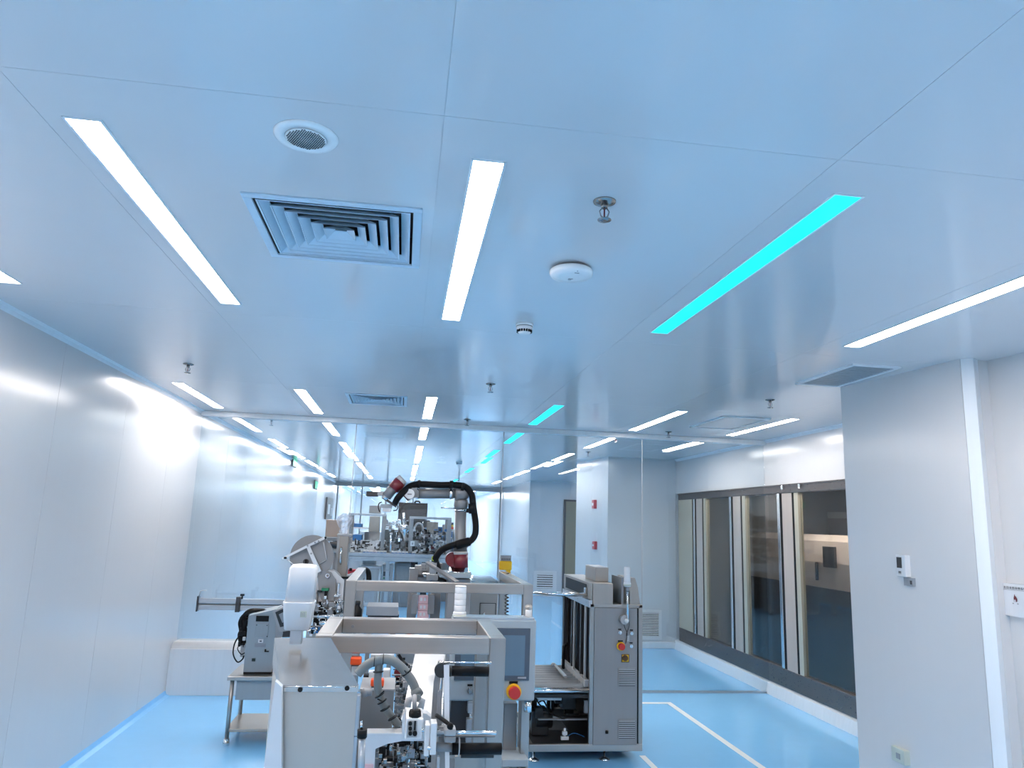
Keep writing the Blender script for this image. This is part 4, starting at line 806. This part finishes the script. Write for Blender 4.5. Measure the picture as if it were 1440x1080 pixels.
# ------------------------------------------------------------------ J: near feed section
t = T('drive_box', 'plain grey metal box standing behind the near steel cabinet', 'box', P(528, 1080, 2.95)); Y = 2.95
x0, x1 = P(505, 1000, Y).x, P(553, 1000, Y).x; zt = P(530, 971, Y).z; t.p('body', 'greypaint').box(x0, x1, Y, Y+.2, .02, zt, .004); t.p('top_plate', 'lightgrey').box(x0-.002, x1+.002, Y-.002, Y+.202, zt, zt+.006, .001); t.p('foot', 'rubber').box(x0+.02, x1-.02, Y+.02, Y+.18, 0, .02)
for lab, a, Yo, hb in (('orange push button block nearer the cabinet hood', (492.5, 925, 508, 936), 2.98, 14), ('orange push button on the white block, lower right one', (521, 956, 540, 966), 2.96, 3)):
    t = T('orange_button', lab, 'button', P((a[0]+a[2])/2, a[3], Yo)); t.p('cap', 'orange').pb(*a, Yo, .045, .006); t.p('base', 'white').pb(a[0]+2, a[3], a[2]-2, a[3]+hb, Yo+.01, .04, .003)
    t.p('collar', 'charcoal').pb(a[0]+1, a[3]-.5, a[2]-1, a[3]+1, Yo-.0, .045)
t = T('feed_mechanism', 'dense chrome feed mechanism under the near frame', 'machine', P(560, 1080, 3.3)); Y = 3.3
t.p('white_block', 'white').pb(521, 921, 554, 933, 3.62, .12, .004).pb(518, 945, 530, 955, 3.3, .05).pb(538, 942, 548, 968, 3.3, .05, .004)
t.p('roller', 'maroon').disc(P(560, 947, 3.4), .018, .04, 16); t.p('side_wall', 'lightgrey').pb(556, 916, 584, 950, 3.62, .03)
t.p('black_actuator', 'black').pb(511, 950, 518, 962, 3.2, .05); t.p('short_hose', 'black').pt([(560, 920, 3.4), (566, 929, 3.4), (572, 935, 3.35)], .007, 8, 4)
x0, x1 = P(553, 1000, Y).x, P(578, 1000, Y).x
t.p('base_plate', 'greypaint').box(x0+.02, P(610, 1000, Y).x, Y-.2, Y+.5, .55, .6); t.p('pedestal', 'greypaint').box(x0+.02, P(600, 1000, Y).x, Y, Y+.3, 0, .55)
clutter(t.p('chrome_works', 'mechanism', kind='stuff'), x0+.01, x1, Y-.1, Y+.25, P(560, 1075, Y).z, P(560, 940, Y).z, 90, 21, .018)
clutter(t.p('white_works', 'lightgrey', kind='stuff'), x0+.01, x1, Y-.12, Y+.1, P(560, 1075, Y).z, P(560, 940, Y).z, 40, 25, .013)
clutter(t.p('bright_works', 'darkchrome', kind='stuff'), x0+.01, x1, Y-.14, Y, P(560, 1075, Y).z, P(560, 940, Y).z, 60, 26, .011)
clutter(t.p('front_works', 'darkchrome', kind='stuff'), P(530, 1060, 2.6).x, P(604, 1060, 2.6).x, 2.58, 2.7, P(560, 1098, 2.6).z, P(560, 1050, 2.6).z, 50, 27, .008)
clutter(t.p('black_works', 'black', kind='stuff'), x0+.01, x1+.01, Y+.05, Y+.3, P(560, 1075, Y).z, P(560, 945, Y).z, 70, 22, .02)
clutter(t.p('lower_works', 'mechanism', kind='stuff'), P(528, 1060, 2.7).x, P(600, 1060, 2.7).x, 2.62, 2.9, P(560, 1095, 2.7).z, P(560, 1050, 2.7).z, 60, 23, .016)
clutter(t.p('lower_dark_works', 'black', kind='stuff'), P(528, 1060, 2.7).x, P(600, 1060, 2.7).x, 2.7, 2.95, P(560, 1095, 2.7).z, P(560, 1046, 2.7).z, 60, 24, .02)
t.p('upper_deck', 'white').pb(522, 896, 552, 900, 4.1, .1).pb(498, 895, 510, 899, 4.1, .1)
t.p('deck_rail', 'greypaint').pb(560, 897, 630, 902, 4.15, .05); t.p('red_knob', 'red').pb(573, 891, 578, 897, 4.1, .04, .004); t.p('black_knob', 'black').pb(549, 891, 556, 896, 4.1, .04, .004)
t.p('deck_bracket', 'steelz').box(P(560, 900, 4.15).x, P(575, 900, 4.15).x, 4.16, 4.2, .55, P(560, 900, 4.15).z)
t = T('film_chute', 'glossy white sloping film chute running down through the near frame', 'chute', P(595, 1000, 2.8))
A1, B1, C1, D1 = P(584, 918, 3.4), P(626, 918, 3.4), P(612, 1012, 2.62), P(564, 1012, 2.62)
t.p('belt', 'plastic').quad([A1, B1, C1, D1], .006)
t.p('curled_end', 'lightgrey').tube([P(572, 998, 2.6), P(575, 984, 2.6), P(584, 981, 2.6), P(594, 986, 2.6), P(590, 999, 2.6)], .012, 10)
t.p('side_guide', 'alu').pt([(627, 915, 3.4), (621, 1008, 2.62)], .004, 6)
t = T('white_bracket_arm', 'white curved plastic bracket arm holding the sensor head', 'arm', P(560, 1040, 2.47)); Y = 2.47
q = t.p('arm', 'plastic'); q.pp([(513, 1047), (516, 1032), (524, 1032), (565, 1030), (566, 1008), (570, 1000), (600, 1004), (610, 1012), (612, 1042), (566, 1042), (545, 1046), (528, 1053), (525, 1100), (511, 1100)], Y, .05)
t.p('arm_top', 'white').pb(515, 1031, 566, 1034, Y-.004, .055, .002); t.p('post_band', 'pink').pb(511, 1075, 525, 1082, Y-.004, .05, 0)
t.p('stand_column', 'lightgrey').box(P(513, 1090, Y).x, P(524, 1090, Y).x, Y+.01, Y+.045, 0, P(518, 1090, Y).z); t.p('stand_foot', 'charcoal').box(P(505, 1090, Y).x, P(532, 1090, Y).x, Y-.06, Y+.1, 0, .02)
t = T('sensor_head', 'white sensor head with black knobs and cable plug', 'sensor', P(585, 1038, 2.36)); Y = 2.35
t.p('case', 'plastic').pb(570, 1010, 595, 1041, Y, .125, .005); t.p('face_plate', 'lightgrey').pb(572.5, 1014, 586.5, 1037, Y-.003, .004, 0)
for px, py, r_ in ((577, 1018, 2.4), (577, 1025, 2.4), (577, 1032, 2.4), (583.5, 1032, 3.0)): q = t.p('knob', 'black'); q.pd(px, py, r_, Y-.012, .01, 14)
t.p('slot', 'black').pb(582, 1014, 585, 1027, Y-.005, .004, 0); t.p('plug', 'black').pt([(583.5, 1011, Y+.02), (583.5, 998, Y+.02)], .017, 14).pt([(583.5, 1008, Y+.02), (583.5, 1000, Y+.02)], .019, 6)
t.p('lead', 'greypaint').pt([(583.5, 999, Y+.02), (583, 990, Y+.02), (583, 978, Y+.04)], .007, 10)
t = T('wrapped_hose', 'grey cloth-wrapped hose arching over the chute with black ties', 'hose', P(540, 930, 2.5)); Y = 2.5
q = t.p('hose', 'hose'); st_ = [(503, 948, Y), (512, 938, Y), (524, 931, Y), (540, 927, Y), (553, 930, Y), (565, 939, Y), (574, 950, Y), (581, 961, Y), (585, 973, Y), (586, 982, Y-.02)]; q.pt(st_, .0145, 12, 6)
q = t.p('branch_hose', 'hose'); q.pt([(534, 929, Y+.01), (532, 945, Y+.01), (531, 960, Y+.01), (533, 975, Y+.01), (540, 993, Y+.01), (550, 1007, Y+.02), (560, 1019, Y+.04)], .0125, 12, 6)
t.p('hose_end', 'hose').pt([(585, 972, Y), (588, 978, Y-.01)], .019, 10)
for a, b3 in (((526, 930), (527, 930)), ((538.5, 927), (539.5, 927)), ((571, 945.5), (572, 947)), ((584, 970), (584.4, 971)), ((532, 944), (532, 945)), ((533.5, 977), (534, 978)), ((537, 986), (537.5, 987)), ((542, 996), (542.5, 997)), ((552, 1009), (552.5, 1010))): t.p('cable_tie', 'black').pt([(*a, Y), (*b3, Y)], .0168, 10)
t.p('loose_end', 'black').pt([(572, 947, Y-.015), (569, 943, Y-.03)], .0018, 5).pt([(537, 986, Y-.015), (531, 983, Y-.03)], .0018, 5).pt([(542, 996, Y-.015), (535, 1000, Y-.03)], .0018, 5).pt([(534, 977, Y-.015), (540, 972, Y-.03)], .0018, 5)
t = T('gas_spring', 'blue-grey cylinder with black cap beside the near steel cabinet', 'cylinder', P(509, 1080, 2.35)); q = t.p('tube', 'alu'); q.pt([(509, 1036, 2.35), (507, 1110, 2.35)], .0105, 14); t.p('cap', 'black').pt([(509.5, 1026, 2.35), (509, 1037, 2.35)], .0145, 14); t.p('rod', 'chrome').pt([(508, 1014, 2.35), (508.5, 1027, 2.35)], .004, 8)
a_ = P(507, 1110, 2.35); t.p('lower_post', 'greypaint').box(a_.x-.02, a_.x+.02, 2.33, 2.37, 0, a_.z+.01)
t = T('roller_arm', 'print roller arm with black rollers and silver rods in the front centre', 'machine', P(630, 1080, 2.4)); Y = 2.4
t.p('lever', 'greypaint').pp([(616.5, 930), (622, 930), (619, 958), (614, 1016), (606, 1016), (610, 960)], Y+.02, .02); t.p('lever', 'greypaint').pp([(616, 973), (621, 970), (621, 1020), (613, 1020)], Y-.01, .015)
sc = t.p('scale_strip', 'plastic', label='white strip with small marks'); sc.quad([P(624, 935, Y), P(631.5, 935, Y), P(632, 1090, Y-.06), P(626, 1090, Y-.06)], -.004)
for k in range(8):
    yy = 948+k*12.6; t.p('mark', 'stain').pb(626.5, yy, 629.5, yy+1.4, Y-.006-.0005*k*6, .004, 0)
t.p('end_disc', 'dark').disc(P(621, 943, Y), .022, .015, 20).tube([P(621, 942, Y+.02), P(625, 942, Y+.02)], .021, 18)
t.p('black_roller', 'rubber').pt([(634.5, 943.5, Y+.02), (687, 944.5, Y+.02)], .0155, 20); t.p('roller_cap', 'dark').pt([(632, 943.5, Y+.02), (635, 943.5, Y+.02)], .017, 18)
t.p('guide_rod', 'chrome').pt([(618, 931.5, Y+.02), (691, 932, Y+.02)], .0032, 10)
t.p('guide_rod', 'chrome').pt([(614, 1030, Y-.06), (698, 1030.5, Y-.06)], .0058, 12); t.p('guide_rod', 'greypaint').pt([(640, 1035, Y-.03), (696, 1035, Y-.03)], .004, 12)
t.p('clamp_block', 'lightgrey').pb(624.5, 1025, 641.5, 1036, Y-.09, .05, .006); t.p('clamp_block', 'greypaint').pb(625, 1036, 641, 1045, Y-.085, .05, .004)
t.p('black_roller', 'rubber').pt([(636, 1053, Y-.06), (705, 1053, Y-.06)], .0165, 20); t.p('black_roller', 'dark').pt([(648, 1062, Y-.02), (694, 1062, Y-.02)], .008, 16)
t.p('roller_ring', 'lightgrey').pt([(644.5, 1050, Y-.06), (646, 1050, Y-.06)], .026, 20); t.p('side_plate', 'plastic').pb(605, 1017, 614, 1062, Y-.1, .05, .003); t.p('side_plate', 'plastic').pb(597, 1019, 604, 1064, Y-.08, .05, .003)
t.p('shaft', 'greypaint').pt([(613, 1030, Y-.05), (625, 1030, Y-.05)], .011, 12).pt([(613, 1050, Y-.05), (636, 1051, Y-.05)], .013, 12); t.p('bolt', 'chrome').pt([(593, 1027, Y-.09), (597, 1027, Y-.09)], .005, 8).pt([(601, 1052, Y-.1), (606, 1052, Y-.1)], .005, 8)
t.p('lock_lever', 'rubber').pt([(614, 1006, Y-.03), (624, 1013, Y-.08), (633, 1020, Y-.1), (634, 1025, Y-.1)], .006, 10, 4).ball(P(633, 1021, Y-.1), .010)
t.p('main_support', 'greypaint').box(P(614, 1080, Y).x, P(624, 1080, Y).x, Y-.02, Y+.02, 0, P(615, 1020, Y).z); t.p('lower_strip', 'lightgrey').pb(614, 1064, 618, 1100, Y-.08, .02); t.p('lower_cover', 'sheet').pp([(640, 1064), (672, 1062), (672, 1110), (640, 1110)], Y+.3, .03)
t.p('cover_stand', 'sheet').box(P(645, 1100, Y+.3).x, P(668, 1100, Y+.3).x, Y+.3, Y+.33, 0, P(655, 1108, Y+.3).z+.01)

# ------------------------------------------------------------------ G: production line beyond the glass (about 16 m away)
Y = 16.0
BENCH = t = T('long_bench', 'long aluminium work bench of the production line beyond the glass', 'bench', (.1, 16.2, 0)); x0, x1 = P(484, 784, Y).x, P(652, 784, Y).x; zt = P(570, 779, Y).z; z0 = P(570, 790, Y).z
t.p('front_rail', 'alu').box(x0, x1, Y, Y+.06, zt-.07, zt, .005); t.p('front_rail', 'alu').box(x0, x1, Y, Y+.06, z0, z0+.08, .005); t.p('bench_top', 'panelblue').box(x0, x1, Y+.03, Y+1.3, zt-.04, zt); t.p('under_rail', 'stain').box(x0, x1, Y+.03, Y+.06, z0, zt)
for px in (486, 545, 590, 646): xx = P(px, 800, Y).x; t.p('leg', 'alu').box(xx-.04, xx+.04, Y+.1, Y+.18, .04, z0, .004); t.p('foot', 'charcoal').lathe((xx, Y+.14, 0), [(.07, 0), (.05, .03), (.03, .05)], 12)
def far_box(name, lab, cat, a, Yb, d, m, floor=False, door=None, group=None, bev=.01, extra=None):
    t = T(name, lab, cat, P((a[0]+a[2])/2, a[3], Yb), group=group); q = t.p('body', m)
    x0, x1 = P(a[0], (a[1]+a[3])/2, Yb).x, P(a[2], (a[1]+a[3])/2, Yb).x; z1 = P((a[0]+a[2])/2, a[1], Yb).z; zb = 0 if floor else P((a[0]+a[2])/2, a[3], Yb).z
    q.box(x0, x1, Yb, Yb+d, zb, z1, bev)
    if door: t.p('door', door).box(x0+.05, x1-.05, Yb-.02, Yb, zb+.08, z1-.05, .005); t.p('handle', 'black').box(x1-.12, x1-.08, Yb-.05, Yb-.02, (zb+z1)/2-.05, (zb+z1)/2+.06)
    return t, x0, x1, zb, z1
far_box('cabinet', 'pale lilac cabinet under the far bench at left', 'cabinet', (503, 796, 535, 842), Y+.3, .6, 'white', True, 'lightgrey')
t, x0, x1, zb, z1 = far_box('switch_cabinet', 'light grey switch cabinet with small display under the far bench', 'cabinet', (536.5, 794, 552, 842), Y+.2, .6, 'lightgrey', True)
t.p('display', 'bezel').pb(539, 804, 548, 810, Y+.18, .02, 0); t.p('button_row', 'green').pb(539, 812, 541, 814, Y+.18, .02, 0).pb(543, 812, 545, 814, Y+.18, .02, 0); t.p('lower_panel', 'panelblue').pb(538, 817, 550, 824, Y+.18, .02, 0)
far_box('cabinet', 'dark grey cabinet under the far bench in the middle', 'cabinet', (554, 792, 577, 828), Y+.3, .6, 'greypaint', True, 'greypaint')
def gantry(lab, a, b4, top, bot, Yb, dep, w_=.14):
    t = T('gantry_frame', lab, 'frame', P((a+b4)/2, bot, Yb)); x0, x1 = P(a, (top+bot)/2, Yb).x, P(b4, (top+bot)/2, Yb).x; z1 = P((a+b4)/2, top, Yb).z; zb = zt
    for yy in (Yb, Yb+dep):
        for xx in (x0, x1-w_): t.p('post', 'greypaint').box(xx, xx+w_, yy, yy+w_, zb, z1-w_*.6, .005)
        t.p('crossbar', 'lightgrey').box(x0, x1, yy, yy+w_, z1-w_*.6, z1, .005)
    for xx in (x0, x1-w_): t.p('side_bar', 'greypaint').box(xx, xx+w_, Yb+w_, Yb+dep, z1-w_*.6, z1, .005)
gantry('left grey gantry frame on the far bench', 488, 541, 722, 778, Y+.15, .8, .075); gantry('right grey gantry frame on the far bench', 575, 634, 727, 778, Y+.1, .9, .085)
far_box('black_enclosure', 'large dark enclosure high on the far production line', 'machine', (560, 707, 601, 733), Y+1.3, .8, 'charcoal')[0].p('handle', 'black').pt([(583, 707, Y+1.3), (585, 705, Y+1.3), (589, 705, Y+1.3), (591, 707, Y+1.3)], .02, 6)
far_box('enclosure_base', 'tall dark cabinet carrying the large dark enclosure', 'machine', (563, 731, 604, 770), Y+1.35, .7, 'dark', True)
far_box('display_monitor', 'grey monitor above the left far gantry frame', 'monitor', (519, 711, 536, 722), Y+1.95, .1, 'greypaint')[0].p('stand', 'greypaint').box(P(528, 722, Y+2).x-.03, P(528, 722, Y+2).x+.03, Y+1.97, Y+2.03, 0, P(528, 721, Y+1.95).z)
far_box('steel_box', 'brownish steel box inside the left far gantry frame', 'box', (519, 726, 534, 748), Y+.9, .4, 'sheet')[0].p('base', 'lightgrey').box(P(519, 748, Y+.9).x, P(534, 748, Y+.9).x, Y+.95, Y+1.25, zt, P(526, 748, Y+.9).z)
far_box('dark_screen_box', 'dark green-black machine box in the middle of the far bench', 'machine', (539, 745, 560, 764), Y+.4, .3, 'darkgreen')[0].p('base', 'greypaint').box(P(541, 764, Y+.4).x, P(558, 764, Y+.4).x, Y+.45, Y+.65, zt, P(550, 764, Y+.4).z)
far_box('steel_box', 'steel control box at the right far gantry frame', 'box', (600, 734, 616, 756), Y+.5, .4, 'sheet')[0].p('stand', 'greypaint').box(P(606, 756, Y+.5).x, P(610, 756, Y+.5).x, Y+.55, Y+.65, zt, P(608, 756, Y+.5).z)
far_box('blue_crate', 'blue crate high at the left of the far line', 'crate', (493, 736, 509, 741.5), Y+1.0, .4, 'blue')[0].p('shelf', 'white').pb(492, 741.5, 520, 743.5, Y+.95, .5)
far_box('blue_crate', 'blue crate below the high one at the left of the far line', 'crate', (496, 752, 509, 760), Y+.9, .4, 'blue')[0].p('shelf_leg', 'lightgrey').box(P(497, 760, Y+.9).x, P(508, 760, Y+.9).x, Y+.95, Y+1.25, zt, P(502, 760, Y+.9).z)
far_box('grey_hopper_box', 'pale grey box behind the left gantry post on the far bench', 'machine', (512, 748, 531, 770), Y+1.35, .4, 'lightgrey', True)
far_box('blue_machine_body', 'blue machine body behind the right gantry frame', 'machine', (608, 741, 622, 770), Y+1.6, .5, 'blue', True)
far_box('grey_machine_body', 'tall grey machine column at the right end of the far bench', 'machine', (622, 738, 634, 776), Y+1.5, .4, 'greypaint', True)
t = T('feed_funnel', 'shiny steel funnel in the middle of the far line', 'funnel', P(569, 757, Y+.5)); c_ = P(569, 757, Y+.5); h_ = P(569, 738, Y+.5).z-c_.z
t.p('cone', 'chrome').lathe((c_.x, Y+.5, c_.z), [(.04, -.3), (.05, 0), (.15, h_*.5), (.16, h_*.95), (.15, h_)], 18); t.p('upright_rod', 'chrome').pt([(568, 738, Y+.5), (568, 721, Y+.5)], .03, 8); t.p('stem', 'chrome').box(c_.x-.04, c_.x+.04, Y+.46, Y+.54, zt, c_.z-.2)
t = T('silver_post', 'slim silver post at the front of the far bench', 'post', P(549, 779, Y)); q = t.p('post', 'chrome'); q.pt([(550, 750, Y+.05), (549, 779, Y+.05)], .02, 8); t.p('tip', 'lightgrey').pt([(550, 749, Y+.05), (550, 752, Y+.05)], .028, 8)
t = T('signal_lamp', 'small yellow and red signal lamp at the right of the far line', 'signal lamp', P(634, 745, Y+1)); t.p('lens', 'yellow').pt([(635.5, 738, Y+1), (635.5, 741, Y+1)], .04, 10); t.p('lens', 'orange').pt([(635.5, 741, Y+1), (635.5, 744, Y+1)], .04, 10); t.p('cap', 'darkgreen').pt([(635.5, 735, Y+1), (635.5, 738, Y+1)], .04, 10); a_ = P(635.5, 744, Y+1); t.p('pole', 'chrome').box(a_.x-.02, a_.x+.02, Y+.98, Y+1.02, zt, a_.z)
t = T('clear_tube', 'curved clear air tube at the right far gantry frame', 'tube', P(588, 745, Y+.3)); t.p('tube', 'lightgrey').pt([(583, 742, Y+.3), (586, 737, Y+.3), (590, 736, Y+.3), (594, 740, Y+.3), (594.5, 747, Y+.3)], .022, 8, 5); t.p('fitting', 'white').pb(579, 741, 584, 747, Y+.25, .1); t.p('tank', 'dark').pb(585, 740, 594, 748, Y+.4, .1, .03)
t = T('white_tag', 'small white square tag on the right far gantry post', 'tag', P(580, 769, Y)); t.p('sheet', 'white').pb(577, 761, 583, 768, Y+.02, .01, 0); t.p('print', 'stain').pb(579, 763, 581, 766, Y+.01, .01, 0)
ORD = 'first second third fourth fifth sixth seventh eighth ninth tenth eleventh twelfth thirteenth fourteenth'.split()
for k in range(14):                                     # white trays in a row along the bench front
    px = 512+k*4.9+(k > 6)*6; a_ = P(px, 778.4, Y+.1); t = T('white_tray', f'small white tray on the far bench front edge, {ORD[k]} from the left', 'tray', a_, group='white trays along the far bench front')
    q = t.p('tray', 'white'); q.box(a_.x-.034, a_.x+.034, Y+.1, Y+.3, zt, zt+.045, .006); q.sub('blue_insert', 'blue').box(a_.x-.03, a_.x+.03, Y+.095, Y+.1, zt, zt+.015)
for nm, a, m, n, sd, s_ in (('left_fittings', (493, 762, 537, 776), 'white', 60, 31, .05), ('left_fittings_dark', (493, 762, 540, 777), 'dark', 50, 32, .06), ('right_fittings', (583, 750, 640, 776), 'mechanism', 90, 33, .07), ('right_fittings_pale', (590, 755, 640, 777), 'panelblue', 70, 34, .06), ('middle_fittings', (540, 735, 580, 776), 'mechanism', 70, 35, .06), ('middle_fittings_dark', (556, 750, 600, 777), 'dark', 70, 36, .07), ('right_fittings_blue', (598, 745, 640, 776), 'blue', 26, 37, .07), ('right_fittings_brown', (585, 765, 625, 776), 'maroon', 12, 38, .06)):
    q = BENCH.p(nm, m, kind='stuff')
    A1, B1 = P(a[0], a[3], Y+.5), P(a[2], a[1], Y+.5); clutter(q, A1.x, B1.x, Y+.3, Y+.9, max(A1.z, zt), B1.z, n, sd, s_)
# equipment farther back closing the view at the far end
far_box('storage_rack', 'pale blue low storage unit at the far end', 'cabinet', (600, 745, 640, 770), 27.5, .8, 'lightgrey', True)
far_box('storage_rack', 'white low storage unit at the far left end', 'cabinet', (505, 748, 560, 775), 28, .8, 'white', True)

t = T('red_valve_block', 'red and white valve block with black arched hose behind the second frame at left', 'valve', P(500, 812, 6.5)); Yv = 6.5
t.p('body', 'callred').pb(489, 801, 508, 808, Yv, .08, .006); t.p('cover', 'plastic').pp([(488, 808), (500, 804), (506, 812), (490, 822)], Yv-.03, .05)
t.p('arched_hose', 'rubber').pt([(505, 803, Yv), (513, 801, Yv), (518, 805, Yv), (519, 818, Yv)], .022, 10, 5); t.p('stand', 'greypaint').box(P(492, 820, Yv).x, P(502, 820, Yv).x, Yv, Yv+.07, 0, P(498, 808, Yv).z)
t.p('knob', 'black').pb(491, 799, 495, 803, Yv-.02, .03, .003)
t = T('black_bottle', 'small black bottle and dark sensor inside the second frame at left', 'bottle', P(501, 872, 5.2)); c_ = P(501, 873, 5.2)
t.p('body', 'black').lathe(c_, [(.03, 0), (.034, .01), (.034, .075), (.016, .095), (.016, .11)], 16); t.p('cap', 'dark').lathe(c_+Vector((0, 0, .108)), [(.02, 0), (.02, .02), (.014, .024)], 14); t.p('stand', 'greypaint').box(c_.x-.03, c_.x+.03, 5.17, 5.23, 0, c_.z)
Y = 16.0; zt = P(570, 779, Y).z
for nm, a, m, n, sd, s_ in (('pale_fittings', (493, 760, 540, 777), 'plastic', 70, 51, .035), ('chrome_fittings', (540, 730, 600, 776), 'chrome', 90, 52, .03), ('white_fittings', (583, 752, 640, 777), 'plastic', 80, 53, .03), ('black_fittings', (583, 745, 634, 777), 'black', 60, 54, .035)):
    A1, B1 = P(a[0], a[3], Y+.25), P(a[2], a[1], Y+.25); clutter(BENCH.p(nm, m, kind='stuff'), A1.x, B1.x, Y+.12, Y+.45, max(A1.z, zt), B1.z, n, sd, s_)
finish()
